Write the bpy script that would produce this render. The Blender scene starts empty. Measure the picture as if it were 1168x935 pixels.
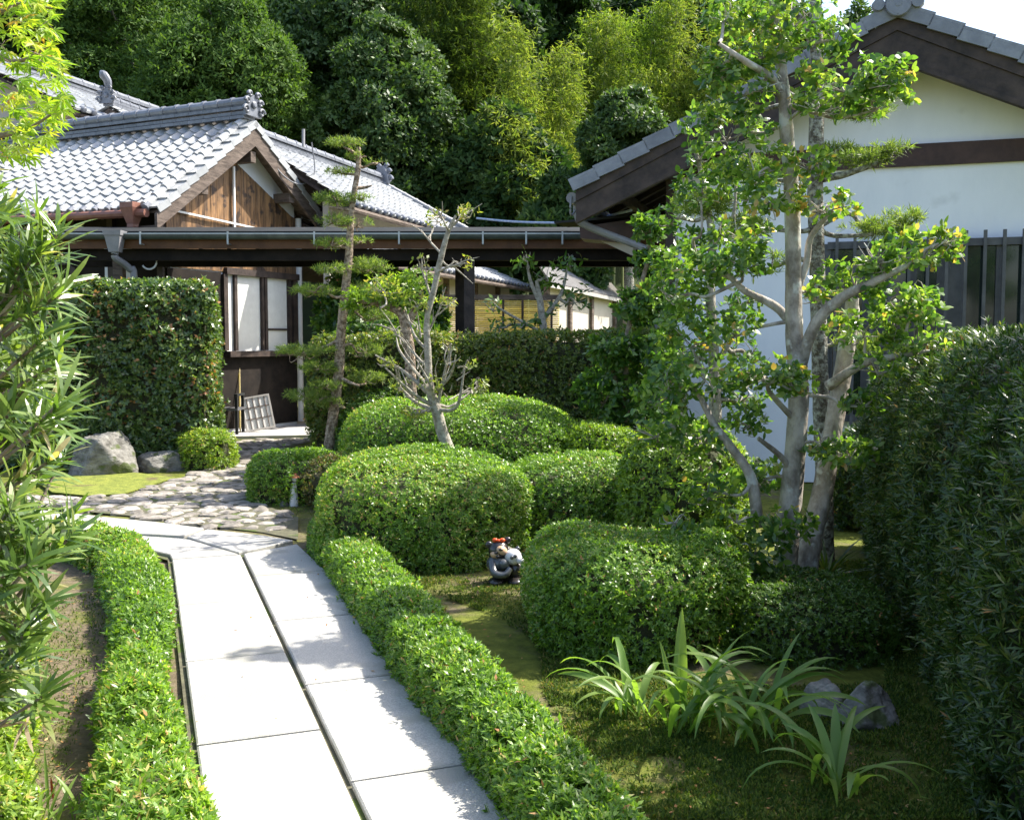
import bpy, math, random
import numpy as np
from mathutils import Vector

R_ = math.radians
rng = np.random.default_rng(7)
random.seed(7)
sc = bpy.context.scene
C = sc.collection

# ------------------------------------------------------------------ camera
EYE = 1.6; F = 1150.0; CX = 584.0; CY = 467.5
PITCH = math.atan((CY - 390.0) / F)
cam = bpy.data.cameras.new('camera')
cam.sensor_width = 36.0; cam.lens = 36.0 * F / 1168.0
cam.clip_start = 0.05; cam.clip_end = 1000
co = bpy.data.objects.new('camera', cam); C.objects.link(co)
co.location = (0, 0, EYE); co.rotation_euler = (R_(90) - PITCH, 0, 0)
sc.camera = co

# ------------------------------------------------------------------ light
SUN_AZ = 22.0       # degrees the sun stands behind the x axis (towards +y)
SUN_EL = 52.0
w = bpy.data.worlds.new('World'); sc.world = w; w.use_nodes = True
nt = w.node_tree; bg = nt.nodes['Background']
sky = nt.nodes.new('ShaderNodeTexSky'); sky.sky_type = 'NISHITA'; sky.sun_disc = False
sky.sun_elevation = R_(SUN_EL); sky.sun_rotation = R_(90 - SUN_AZ)
sky.dust_density = 2.5; sky.air_density = 1.0
nt.links.new(sky.outputs[0], bg.inputs[0]); bg.inputs[1].default_value = 0.15
sl = bpy.data.lights.new('sun', 'SUN'); sl.energy = 4.8; sl.angle = R_(0.6); sl.color = (1.0, 0.95, 0.86)
so = bpy.data.objects.new('sun', sl); C.objects.link(so)
sd = Vector((math.cos(R_(SUN_EL)) * math.cos(R_(SUN_AZ)), math.cos(R_(SUN_EL)) * math.sin(R_(SUN_AZ)), math.sin(R_(SUN_EL))))
so.rotation_euler = sd.to_track_quat('Z', 'Y').to_euler()
sc.view_settings.view_transform = 'Standard'; sc.view_settings.look = 'None'
sc.view_settings.exposure = 1.2; sc.view_settings.gamma = 1.0
sc.render.engine = 'CYCLES'
sc.cycles.use_denoising = True
sc.cycles.max_bounces = 6; sc.cycles.diffuse_bounces = 3; sc.cycles.glossy_bounces = 2
sc.cycles.transmission_bounces = 4; sc.cycles.transparent_max_bounces = 4

# ------------------------------------------------------------------ pixel -> place (used to survey the photograph)
def ray(px, py):
    u = (px - CX) / F; v = (CY - py) / F
    return np.array([u, math.cos(PITCH) + v * math.sin(PITCH), -math.sin(PITCH) + v * math.cos(PITCH)])
EP = np.array([0, 0, EYE])
def P(px, py, Y):
    d = ray(px, py); return EP + d * (Y / d[1])
def G(px, py, z=0.0):
    d = ray(px, py); return EP + d * ((z - EYE) / d[2])
def PL(px, py, o, n):
    d = ray(px, py); return EP + d * (np.dot(np.asarray(o) - EP, n) / np.dot(d, n))

# ------------------------------------------------------------------ materials
def new_mat(name):
    m = bpy.data.materials.new(name); m.use_nodes = True
    n = m.node_tree; b = n.nodes['Principled BSDF']; return m, n, b
def leaf_mat(name, cols, rough=0.42, trans=0.35, patch=0.9, spec=0.5):
    """cols: list of (pos, (r,g,b)) over a per-leaf random value shifted by a soft patch noise"""
    m, n, b = new_mat(name); L = n.links.new
    geo = n.nodes.new('ShaderNodeNewGeometry'); tc = n.nodes.new('ShaderNodeTexCoord')
    no = n.nodes.new('ShaderNodeTexNoise'); no.inputs['Scale'].default_value = patch; no.inputs['Detail'].default_value = 3
    L(tc.outputs['Object'], no.inputs['Vector'])
    a = n.nodes.new('ShaderNodeMath'); a.operation = 'MULTIPLY_ADD'; L(no.outputs['Fac'], a.inputs[0]); a.inputs[1].default_value = 0.9; a.inputs[2].default_value = -0.47
    s = n.nodes.new('ShaderNodeMath'); s.operation = 'ADD'; L(geo.outputs['Random Per Island'], s.inputs[0]); L(a.outputs[0], s.inputs[1])
    r = n.nodes.new('ShaderNodeValToRGB'); cr = r.color_ramp
    cr.elements[0].position = cols[0][0]; cr.elements[0].color = (*cols[0][1], 1)
    cr.elements[1].position = cols[-1][0]; cr.elements[1].color = (*cols[-1][1], 1)
    for p, c in cols[1:-1]:
        e = cr.elements.new(p); e.color = (*c, 1)
    L(s.outputs[0], r.inputs[0]); L(r.outputs[0], b.inputs['Base Color'])
    b.inputs['Roughness'].default_value = rough; b.inputs['Specular IOR Level'].default_value = spec
    t = n.nodes.new('ShaderNodeBsdfTranslucent')
    mul = n.nodes.new('ShaderNodeMixRGB'); mul.blend_type = 'MULTIPLY'; mul.inputs[0].default_value = 1
    L(r.outputs[0], mul.inputs[1]); mul.inputs[2].default_value = (2.2, 2.3, 0.9, 1); L(mul.outputs[0], t.inputs['Color'])
    mx = n.nodes.new('ShaderNodeMixShader'); mx.inputs[0].default_value = trans
    L(b.outputs[0], mx.inputs[1]); L(t.outputs[0], mx.inputs[2])
    L(mx.outputs[0], n.nodes['Material Output'].inputs['Surface'])
    return m
def mat(name, c1, c2=None, scale=6, rough=0.7, bump=0.0, bscale=None, stretch=(1, 1, 1), island=0.0, metal=0.0, spec=0.4, detail=6, c3=None, lo=0.35, hi=0.65, spots=None):
    m, n, b = new_mat(name); L = n.links.new
    tc = n.nodes.new('ShaderNodeTexCoord'); mp = n.nodes.new('ShaderNodeMapping'); mp.inputs['Scale'].default_value = stretch
    L(tc.outputs['Object'], mp.inputs['Vector'])
    b.inputs['Roughness'].default_value = rough; b.inputs['Metallic'].default_value = metal; b.inputs['Specular IOR Level'].default_value = spec
    c2 = c2 or c1
    no = n.nodes.new('ShaderNodeTexNoise'); no.inputs['Scale'].default_value = scale; no.inputs['Detail'].default_value = detail; no.inputs['Roughness'].default_value = 0.65
    L(mp.outputs[0], no.inputs['Vector'])
    r = n.nodes.new('ShaderNodeValToRGB'); cr = r.color_ramp
    cr.elements[0].position = lo; cr.elements[0].color = (*c1, 1); cr.elements[1].position = hi; cr.elements[1].color = (*c2, 1)
    if c3: e = cr.elements.new(min(0.98, hi + 0.12)); e.color = (*c3, 1)
    L(no.outputs['Fac'], r.inputs[0]); col = r.outputs[0]
    if spots:
        sc_, colr, th = spots
        n2 = n.nodes.new('ShaderNodeTexNoise'); n2.inputs['Scale'].default_value = sc_; n2.inputs['Detail'].default_value = 4
        L(tc.outputs['Object'], n2.inputs['Vector'])
        r2 = n.nodes.new('ShaderNodeValToRGB'); r2.color_ramp.elements[0].position = th; r2.color_ramp.elements[1].position = th + 0.06
        L(n2.outputs['Fac'], r2.inputs[0])
        mi = n.nodes.new('ShaderNodeMixRGB'); L(r2.outputs[0], mi.inputs[0]); L(col, mi.inputs[1]); mi.inputs[2].default_value = (*colr, 1); col = mi.outputs[0]
    if island:
        geo = n.nodes.new('ShaderNodeNewGeometry')
        ml = n.nodes.new('ShaderNodeMath'); ml.operation = 'MULTIPLY_ADD'; L(geo.outputs['Random Per Island'], ml.inputs[0])
        ml.inputs[1].default_value = 2 * island; ml.inputs[2].default_value = 1 - island
        hs = n.nodes.new('ShaderNodeHueSaturation'); L(ml.outputs[0], hs.inputs['Value']); L(col, hs.inputs['Color']); col = hs.outputs[0]
    L(col, b.inputs['Base Color'])
    if bump:
        n3 = n.nodes.new('ShaderNodeTexNoise'); n3.inputs['Scale'].default_value = bscale or scale * 3; n3.inputs['Detail'].default_value = 5
        L(mp.outputs[0], n3.inputs['Vector'])
        bp = n.nodes.new('ShaderNodeBump'); bp.inputs['Strength'].default_value = bump; bp.inputs['Distance'].default_value = 0.02
        L(n3.outputs['Fac'], bp.inputs['Height']); L(bp.outputs[0], b.inputs['Normal'])
    return m

M = {}
M['azalea'] = leaf_mat('azalea_leaf', [(0.0, (0.055, 0.12, 0.016)), (0.5, (0.125, 0.235, 0.028)), (0.85, (0.22, 0.34, 0.05)), (0.97, (0.30, 0.40, 0.08)), (1.0, (0.44, 0.38, 0.14))], 0.34, 0.38)
M['azalea_y'] = leaf_mat('azalea_leaf_fresh', [(0.0, (0.08, 0.14, 0.018)), (0.5, (0.17, 0.27, 0.03)), (0.9, (0.27, 0.37, 0.05)), (1.0, (0.36, 0.33, 0.08))], 0.4, 0.38)
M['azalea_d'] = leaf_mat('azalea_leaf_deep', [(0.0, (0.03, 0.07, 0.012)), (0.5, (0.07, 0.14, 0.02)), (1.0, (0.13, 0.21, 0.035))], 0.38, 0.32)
M['russet'] = leaf_mat('russet_leaf', [(0.0, (0.04, 0.05, 0.015)), (0.5, (0.09, 0.10, 0.025)), (1.0, (0.2, 0.13, 0.05))], 0.5, 0.25)
M['camellia_h'] = leaf_mat('camellia_hedge_leaf', [(0.0, (0.035, 0.075, 0.022)), (0.5, (0.085, 0.145, 0.038)), (0.92, (0.15, 0.21, 0.055)), (0.98, (0.22, 0.22, 0.08)), (1.0, (0.30, 0.15, 0.07))], 0.3, 0.3, 1.5, 0.6)
M['hedge_c'] = leaf_mat('clipped_hedge_leaf', [(0.0, (0.045, 0.08, 0.014)), (0.5, (0.10, 0.15, 0.026)), (0.9, (0.17, 0.20, 0.04)), (1.0, (0.28, 0.2, 0.08))], 0.4, 0.4)
M['podo'] = leaf_mat('long_leaf', [(0.0, (0.05, 0.10, 0.02)), (0.5, (0.10, 0.17, 0.032)), (0.9, (0.17, 0.24, 0.05)), (1.0, (0.34, 0.28, 0.14))], 0.3, 0.33, 2.0, 0.6)
M['podo_d'] = leaf_mat('yew_leaf', [(0.0, (0.016, 0.045, 0.010)), (0.5, (0.04, 0.085, 0.016)), (0.9, (0.09, 0.14, 0.028)), (1.0, (0.19, 0.19, 0.06))], 0.36, 0.25, 1.2, 0.5)
M['podo_dry'] = leaf_mat('dry_leaf', [(0.0, (0.16, 0.11, 0.06)), (1.0, (0.38, 0.30, 0.19))], 0.7, 0.2)
M['tree'] = leaf_mat('tree_leaf', [(0.0, (0.045, 0.11, 0.025)), (0.4, (0.10, 0.19, 0.035)), (0.85, (0.20, 0.29, 0.055)), (0.985, (0.30, 0.36, 0.08)), (1.0, (0.42, 0.28, 0.09))], 0.3, 0.42, 1.6, 0.65)
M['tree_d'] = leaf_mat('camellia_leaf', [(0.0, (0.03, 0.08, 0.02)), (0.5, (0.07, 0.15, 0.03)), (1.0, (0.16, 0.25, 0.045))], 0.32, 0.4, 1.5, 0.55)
M['needle'] = leaf_mat('needle_leaf', [(0.0, (0.06, 0.11, 0.028)), (0.5, (0.13, 0.19, 0.045)), (1.0, (0.24, 0.29, 0.08))], 0.55, 0.42, 2.5, 0.3)
M['sparse'] = leaf_mat('thin_leaf', [(0.0, (0.10, 0.15, 0.03)), (0.6, (0.2, 0.24, 0.05)), (1.0, (0.32, 0.26, 0.08))], 0.5, 0.4)
M['maple'] = leaf_mat('maple_leaf', [(0.0, (0.13, 0.23, 0.02)), (0.6, (0.24, 0.33, 0.03)), (0.93, (0.36, 0.38, 0.05)), (1.0, (0.5, 0.26, 0.05))], 0.45, 0.5, 3.0)
M['strap'] = leaf_mat('strap_leaf', [(0.0, (0.07, 0.15, 0.03)), (0.5, (0.13, 0.23, 0.045)), (0.8, (0.25, 0.33, 0.07)), (1.0, (0.45, 0.38, 0.14))], 0.42, 0.42, 2.0)
M['forest1'] = leaf_mat('cypress_spray', [(0.0, (0.038, 0.082, 0.018)), (0.5, (0.068, 0.13, 0.027)), (1.0, (0.115, 0.185, 0.04))], 0.7, 0.28, 0.35, 0.2)
M['forest2'] = leaf_mat('oak_leaf', [(0.0, (0.033, 0.072, 0.02)), (0.5, (0.062, 0.118, 0.03)), (1.0, (0.11, 0.17, 0.05))], 0.5, 0.25, 0.3, 0.35)
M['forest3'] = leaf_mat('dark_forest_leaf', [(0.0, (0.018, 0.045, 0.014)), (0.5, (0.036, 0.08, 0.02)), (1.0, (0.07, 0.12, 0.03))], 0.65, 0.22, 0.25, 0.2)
M['bamboo'] = leaf_mat('bamboo_leaf', [(0.0, (0.09, 0.14, 0.028)), (0.5, (0.15, 0.205, 0.04)), (1.0, (0.26, 0.29, 0.07))], 0.6, 0.36, 0.3, 0.2)
M['bamboo2'] = leaf_mat('bamboo_leaf_green', [(0.0, (0.07, 0.13, 0.02)), (0.5, (0.13, 0.20, 0.03)), (1.0, (0.22, 0.28, 0.05))], 0.6, 0.42, 0.3, 0.2)
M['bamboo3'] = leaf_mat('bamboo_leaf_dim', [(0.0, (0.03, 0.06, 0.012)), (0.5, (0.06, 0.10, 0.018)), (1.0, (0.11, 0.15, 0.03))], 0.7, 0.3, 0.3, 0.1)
M['grass'] = leaf_mat('grass_blade', [(0.0, (0.025, 0.055, 0.010)), (0.5, (0.07, 0.12, 0.018)), (0.85, (0.15, 0.19, 0.03)), (1.0, (0.24, 0.18, 0.07))], 0.7, 0.25, 2.0, 0.2)
M['redleaf'] = mat('red_blade', (0.45, 0.07, 0.03), rough=0.5)
M['fallen'] = leaf_mat('fallen_leaf', [(0.0, (0.2, 0.09, 0.03)), (0.6, (0.36, 0.18, 0.06)), (1.0, (0.5, 0.33, 0.15))], 0.8, 0.1)
M['core'] = mat('twig_shade_core', (0.03, 0.04, 0.016), (0.06, 0.055, 0.03), 20, 0.95, 0.6)  # dark tone of the light-blocking shrub core and of bare twig tips
M['twig'] = mat('twig_bark', (0.16, 0.12, 0.08), (0.30, 0.25, 0.19), 20, 0.9, 0.4)
M['bark'] = mat('smooth_bark', (0.19, 0.16, 0.125), (0.50, 0.455, 0.39), 9, 0.8, 0.6, 30, (1, 1, 0.6), detail=9, lo=0.38, hi=0.60, spots=(8, (0.56, 0.56, 0.50), 0.58))
M['lichen'] = mat('lichened_bark', (0.10, 0.085, 0.065), (0.42, 0.42, 0.36), 30, 0.95, 0.9, 60, lo=0.42, hi=0.62)
M['palebark'] = mat('pale_bark', (0.19, 0.165, 0.13), (0.44, 0.41, 0.34), 25, 0.9, 0.5)
M['pinebark'] = mat('scaly_bark', (0.13, 0.09, 0.06), (0.46, 0.36, 0.27), 28, 0.95, 0.9, 50, lo=0.4, hi=0.62)
M['culm'] = mat('bamboo_culm', (0.16, 0.2, 0.06), (0.26, 0.27, 0.1), 3, 0.5)
M['tile'] = mat('roof_tile', (0.29, 0.30, 0.305), (0.42, 0.43, 0.43), 3, 0.30, 0.10, 40, island=0.12, spec=0.6)
M['tile_d'] = mat('ridge_tile', (0.10, 0.11, 0.13), (0.19, 0.20, 0.23), 8, 0.38, 0.2, island=0.12, spec=0.6)
M['tile_b'] = mat('blue_grey_tile', (0.17, 0.18, 0.21), (0.25, 0.265, 0.30), 6, 0.4, 0.15, island=0.10, spec=0.5)
M['tile_e'] = mat('eave_tile', (0.12, 0.13, 0.15), (0.22, 0.23, 0.26), 8, 0.4, 0.2, island=0.1, spec=0.6)
M['plaster'] = mat('white_plaster', (0.79, 0.81, 0.86), (0.86, 0.875, 0.92), 2.5, 0.9, 0.1, 50, (1, 1, 0.35), spec=0.2, detail=9, spots=(1.7, (0.74, 0.755, 0.79), 0.62))
M['plaster_b'] = mat('beige_plaster', (0.52, 0.46, 0.38), (0.60, 0.54, 0.46), 2, 0.9, 0.1, 40)
M['wood_d'] = mat('dark_timber', (0.025, 0.018, 0.015), (0.075, 0.052, 0.042), 5, 0.65, 0.35, 20, (1, 1, 1), detail=9)
M['wood_g'] = mat('weathered_timber', (0.06, 0.043, 0.033), (0.19, 0.145, 0.115), 4, 0.8, 0.5, 30, (1, 1, 5), detail=9)
M['wood_p'] = mat('cedar_board', (0.07, 0.04, 0.022), (0.30, 0.165, 0.07), 5, 0.6, 0.3, 22, (3, 3, 0.5), island=0.3, detail=9, spots=(4, (0.05, 0.03, 0.02), 0.56))
M['wood_br'] = mat('brown_beam', (0.085, 0.036, 0.014), (0.14, 0.062, 0.024), 4, 0.6, 0.2)
M['wood_red'] = mat('red_brown_beam', (0.045, 0.024, 0.020), (0.08, 0.042, 0.034), 5, 0.6, 0.2)
M['black'] = mat('black_metal', (0.014, 0.016, 0.016), (0.03, 0.032, 0.032), 5, 0.7, spec=0.2)
M['gutter'] = mat('gutter_metal', (0.07, 0.085, 0.085), (0.12, 0.14, 0.14), 5, 0.32, metal=0.3)
M['steel'] = mat('bracket_steel', (0.35, 0.38, 0.38), (0.45, 0.48, 0.48), 5, 0.35, metal=0.4)
M['copper'] = mat('brown_gutter', (0.20, 0.085, 0.06), (0.30, 0.14, 0.10), 6, 0.5, 0.1)
M['verdi'] = mat('verdigris', (0.25, 0.36, 0.30), (0.35, 0.45, 0.38), 8, 0.6)
M['pipe'] = mat('grey_pipe', (0.20, 0.20, 0.21), (0.28, 0.28, 0.29), 5, 0.45)
M['white'] = mat('white_paint', (0.74, 0.74, 0.72), (0.82, 0.82, 0.80), 5, 0.5)
M['paper'] = mat('shoji_paper', (0.72, 0.72, 0.68), (0.80, 0.80, 0.76), 8, 0.8)
M['dark'] = mat('dark_board', (0.012, 0.010, 0.009), (0.028, 0.022, 0.018), 4, 0.85, spec=0.2)
M['glass'] = mat('dark_glass', (0.012, 0.02, 0.018), (0.02, 0.03, 0.027), 2, 0.08, spec=0.8)
M['slat'] = mat('grey_slat', (0.07, 0.07, 0.075), (0.12, 0.12, 0.125), 5, 0.6)
M['granite'] = mat('granite_slab', (0.32, 0.31, 0.285), (0.52, 0.505, 0.465), 160, 0.8, 0.25, 200, island=0.08, detail=3, spots=(2.6, (0.35, 0.34, 0.30), 0.54))
M['stone'] = mat('paving_stone', (0.14, 0.125, 0.105), (0.37, 0.335, 0.29), 7, 0.85, 0.8, 22, island=0.3, detail=9)
M['mortar'] = mat('mossy_mortar', (0.075, 0.07, 0.045), (0.13, 0.125, 0.075), 10, 0.95, 0.5, spots=(3, (0.07, 0.10, 0.02), 0.55))
M['concrete'] = mat('concrete', (0.36, 0.35, 0.33), (0.46, 0.45, 0.43), 5, 0.9, 0.2, 60)
M['rock'] = mat('grey_rock', (0.085, 0.08, 0.068), (0.27, 0.26, 0.235), 7, 0.85, 1.0, 18, (1, 1, 1.8), detail=12, spots=(5, (0.08, 0.10, 0.035), 0.58))
M['bambooscreen'] = leaf_mat('bamboo_screen', [(0.0, (0.52, 0.43, 0.23)), (1.0, (0.68, 0.59, 0.36))], 0.5, 0.3, 1.0, 0.4)
M['lattice'] = mat('pale_lattice', (0.36, 0.34, 0.31), (0.46, 0.44, 0.41), 8, 0.7)
M['ceramic_b'] = mat('brown_black_glaze', (0.018, 0.016, 0.016), (0.05, 0.042, 0.038), 10, 0.25, spec=0.7)
M['ceramic_g'] = mat('grey_glaze', (0.05, 0.055, 0.06), (0.11, 0.115, 0.12), 10, 0.22, spec=0.8)
M['ceramic_o'] = mat('olive_glaze', (0.07, 0.065, 0.04), (0.12, 0.11, 0.07), 8, 0.3, spec=0.7)
M['ceramic_t'] = mat('tan_glaze', (0.50, 0.30, 0.16), (0.70, 0.46, 0.28), 12, 0.3, spec=0.6)
M['ceramic_w'] = mat('white_glaze', (0.62, 0.60, 0.62), (0.74, 0.72, 0.72), 12, 0.25, spec=0.6)
M['red'] = mat('orange_red_glaze', (0.70, 0.08, 0.02), (0.8, 0.13, 0.03), 6, 0.3)
M['terracotta'] = mat('terracotta', (0.42, 0.14, 0.06), (0.5, 0.19, 0.09), 9, 0.7)
M['cable'] = mat('blue_white_cable', (0.30, 0.42, 0.62), (0.62, 0.66, 0.72), 30, 0.5)

def ground_mat():
    m, n, b = new_mat('garden_ground'); L = n.links.new
    tc = n.nodes.new('ShaderNodeTexCoord'); V = tc.outputs['Object']
    def noise(s, d=8, rgh=0.6):
        x = n.nodes.new('ShaderNodeTexNoise'); x.inputs['Scale'].default_value = s; x.inputs['Detail'].default_value = d; x.inputs['Roughness'].default_value = rgh
        L(V, x.inputs['Vector']); return x.outputs['Fac']
    def ramp(f, a, b_, ca, cb):
        r = n.nodes.new('ShaderNodeValToRGB'); r.color_ramp.elements[0].position = a; r.color_ramp.elements[1].position = b_
        r.color_ramp.elements[0].color = (*ca, 1); r.color_ramp.elements[1].color = (*cb, 1); L(f, r.inputs[0]); return r.outputs[0]
    def mix(f, a, b_):
        x = n.nodes.new('ShaderNodeMixRGB'); L(f, x.inputs[0]); L(a, x.inputs[1]); L(b_, x.inputs[2]); return x.outputs[0]
    W0 = (0, 0, 0); W1 = (1, 1, 1)
    soil = ramp(noise(22, 10, 0.75), 0.3, 0.7, (0.085, 0.068, 0.043), (0.24, 0.19, 0.125))
    moss = ramp(noise(9, 10, 0.7), 0.3, 0.7, (0.06, 0.08, 0.014), (0.19, 0.21, 0.035))
    big = ramp(noise(1.3, 5), 0.36, 0.50, W0, W1)
    fine = ramp(noise(5, 9, 0.8), 0.45, 0.6, W0, W1)
    base = mix(fine, soil, moss)
    right = mix(big, base, moss)
    left = mix(ramp(noise(2.2, 8, 0.75), 0.5, 0.68, W0, W1), soil, moss)
    sx = n.nodes.new('ShaderNodeSeparateXYZ'); L(V, sx.inputs[0])
    mr = n.nodes.new('ShaderNodeMapRange'); mr.inputs['From Min'].default_value = -1.3; mr.inputs['From Max'].default_value = -0.9
    L(sx.outputs[0], mr.inputs['Value'])
    mr2 = n.nodes.new('ShaderNodeMapRange'); mr2.inputs['From Min'].default_value = 8.0; mr2.inputs['From Max'].default_value = 9.5; L(sx.outputs[1], mr2.inputs['Value'])
    mx = n.nodes.new('ShaderNodeMath'); mx.operation = 'MAXIMUM'; L(mr.outputs[0], mx.inputs[0]); L(mr2.outputs[0], mx.inputs[1])
    near = mix(mx.outputs[0], left, right)
    mr3 = n.nodes.new('ShaderNodeMapRange'); mr3.inputs['From Min'].default_value = 22; mr3.inputs['From Max'].default_value = 28; L(sx.outputs[1], mr3.inputs['Value'])
    far = ramp(noise(0.8, 8), 0.3, 0.7, (0.03, 0.04, 0.015), (0.05, 0.07, 0.025))
    L(mix(mr3.outputs[0], near, far), b.inputs['Base Color'])
    b.inputs['Roughness'].default_value = 0.95; b.inputs['Specular IOR Level'].default_value = 0.15
    bp = n.nodes.new('ShaderNodeBump'); bp.inputs['Strength'].default_value = 0.9; bp.inputs['Distance'].default_value = 0.02
    L(noise(30, 8, 0.7), bp.inputs['Height']); L(bp.outputs[0], b.inputs['Normal'])
    return m
M['ground'] = ground_mat()
M['moss'] = mat('bright_moss', (0.10, 0.13, 0.02), (0.24, 0.26, 0.04), 12, 0.95, 0.6, 40, detail=10, spots=(2.5, (0.12, 0.10, 0.04), 0.6))

# ------------------------------------------------------------------ mesh building
def link_mesh(name, parts, mats, parent=None, smooth=False):
    """parts: list of (verts Nx3, faces Mxk int array, material index)"""
    me = bpy.data.meshes.new(name)
    Vs, LV, LS, MI, off, lo = [], [], [], [], 0, 0
    for V, Fc, mi in parts:
        V = np.asarray(V, dtype=np.float32).reshape(-1, 3); Fc = np.asarray(Fc, dtype=np.int32)
        if len(Fc) == 0: continue
        k = Fc.shape[1]
        Vs.append(V); LV.append((Fc + off).ravel()); LS.append(lo + np.arange(len(Fc)) * k); MI.append(np.full(len(Fc), mi))
        off += len(V); lo += Fc.size
    Vs = np.concatenate(Vs); LV = np.concatenate(LV); LS = np.concatenate(LS); MI = np.concatenate(MI)
    me.vertices.add(len(Vs)); me.vertices.foreach_set('co', Vs.ravel())
    me.loops.add(len(LV)); me.loops.foreach_set('vertex_index', LV.astype(np.int32))
    me.polygons.add(len(LS)); me.polygons.foreach_set('loop_start', LS.astype(np.int32))
    me.polygons.foreach_set('material_index', MI.astype(np.int32))
    if smooth: me.polygons.foreach_set('use_smooth', np.ones(len(LS), dtype=bool))
    else: me.polygons.foreach_set('use_smooth', np.zeros(len(LS), dtype=bool))
    me.update(calc_edges=True); me.validate()
    for m in (mats if isinstance(mats, (list, tuple)) else [mats]): me.materials.append(M[m] if isinstance(m, str) else m)
    o = bpy.data.objects.new(name, me); C.objects.link(o)
    if parent is not None:
        o.parent = parent
        if parent.parent is None: o.location = -Vector(parent.location)
    return o

class MB:
    def __init__(s): s.parts = []
    def raw(s, V, Fc, mi=0): s.parts.append((V, Fc, mi)); return s
    def box(s, o, ex, ey, ez, mi=0):
        o, ex, ey, ez = map(lambda a: np.asarray(a, float), (o, ex, ey, ez))
        V = [o, o+ex, o+ex+ey, o+ey, o+ez, o+ex+ez, o+ex+ey+ez, o+ey+ez]
        Fc = [[3, 2, 1, 0], [4, 5, 6, 7], [0, 1, 5, 4], [1, 2, 6, 5], [2, 3, 7, 6], [3, 0, 4, 7]]
        return s.raw(V, Fc, mi)
    def cbox(s, c, hx, hy, hz, mi=0):
        c, hx, hy, hz = map(lambda a: np.asarray(a, float), (c, hx, hy, hz)); return s.box(c-hx-hy-hz, 2*hx, 2*hy, 2*hz, mi)
    def beam(s, a, b, wd, h, mi=0, up=(0, 0, 1)):
        a = np.asarray(a, float); b = np.asarray(b, float); d = b - a; d /= np.linalg.norm(d)
        sd_ = np.cross(d, up); sd_ /= np.linalg.norm(sd_); u = np.cross(sd_, d)
        return s.box(a - sd_*wd/2 - u*h/2, b - a, sd_*wd, u*h, mi)
    def tube(s, pts, rad, n=8, mi=0, cap=True):
        V, Fc = tube(pts, rad, n)
        s.raw(V, Fc, mi)
        if cap:
            V = np.asarray(V); 
            s.raw(V[:n], [list(range(n))[::-1]], mi); s.raw(V[-n:], [list(range(n))], mi)
        return s
    def prism(s, poly, off, mi=0):
        poly = np.asarray(poly, float); off = np.asarray(off, float); n = len(poly)
        V = np.concatenate([poly, poly + off])
        s.raw(V, [[i, (i+1) % n, n+(i+1) % n, n+i] for i in range(n)], mi)
        s.raw(V[:n], [list(range(n))[::-1]], mi); s.raw(V[n:], [list(range(n))], mi); return s
    def ell(s, c, rx, ry, rz, mi=0, nu=16, nv=10, rot=None):
        th = np.linspace(0, math.pi, nv+1); ph = np.linspace(0, 2*math.pi, nu, endpoint=False)
        T, Ph = np.meshgrid(th, ph, indexing='ij')
        V = np.stack([rx*np.sin(T)*np.cos(Ph), ry*np.sin(T)*np.sin(Ph), rz*np.cos(T)], -1).reshape(-1, 3)
        if rot is not None: V = V @ np.asarray(rot).T
        V = V + np.asarray(c)
        Fc = [[i*nu+j, (i+1)*nu+j, (i+1)*nu+(j+1) % nu, i*nu+(j+1) % nu] for i in range(nv) for j in range(nu)]
        return s.raw(V, Fc, mi)
    def build_each(s, name, mats, parent=None): return [link_mesh(name, [p], mats, parent) for p in s.parts]
    def build(s, name, mats, parent=None, smooth=False): return link_mesh(name, s.parts, mats, parent, smooth)

def catmull(pts, vals, k=5):
    pts = np.asarray(pts, float); vals = np.asarray(vals, float)
    if len(pts) < 3:
        t = np.linspace(0, 1, k+1)[:, None]; return pts[0]*(1-t)+pts[1]*t, vals[0]*(1-t[:, 0])+vals[1]*t[:, 0]
    p = np.vstack([2*pts[0]-pts[1], pts, 2*pts[-1]-pts[-2]]); out = []; ov = []
    for i in range(1, len(p)-2):
        for t in np.linspace(0, 1, k, endpoint=False):
            out.append(0.5*((2*p[i])+(-p[i-1]+p[i+1])*t+(2*p[i-1]-5*p[i]+4*p[i+1]-p[i+2])*t*t+(-p[i-1]+3*p[i]-3*p[i+1]+p[i+2])*t**3))
            ov.append(vals[i-1]*(1-t)+vals[i]*t)
    out.append(p[-2]); ov.append(vals[-1]); return np.array(out), np.array(ov)
def tube(pts, rad, n=8, bumpy=0.0):
    pts = np.asarray(pts, float); m = len(pts); rad = np.broadcast_to(np.asarray(rad, float), (m,))
    T = np.gradient(pts, axis=0); T /= np.linalg.norm(T, axis=1)[:, None] + 1e-9
    ref = np.array([0, 0, 1.0]) if abs(T[:, 2]).mean() < 0.8 else np.array([0.9, 0.3, 0.0])
    S = np.cross(T, ref); S /= np.linalg.norm(S, axis=1)[:, None] + 1e-9; U = np.cross(S, T)
    a = np.linspace(0, 2*math.pi, n, endpoint=False)
    rr = rad[:, None] * (1 + bumpy * rng.uniform(-1, 1, (m, n)))
    V = pts[:, None] + (S[:, None]*np.cos(a)[None, :, None] + U[:, None]*np.sin(a)[None, :, None]) * rr[:, :, None]
    i = np.arange(m-1)[:, None]; j = np.arange(n)[None]
    Fc = np.stack([i*n+j, i*n+(j+1) % n, (i+1)*n+(j+1) % n, (i+1)*n+j], -1).reshape(-1, 4)
    return V.reshape(-1, 3), Fc
def limb(pts, rads, n=8, k=5, bumpy=0.06):
    p, r = catmull(pts, rads, k); return tube(p, r, n, bumpy)

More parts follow.
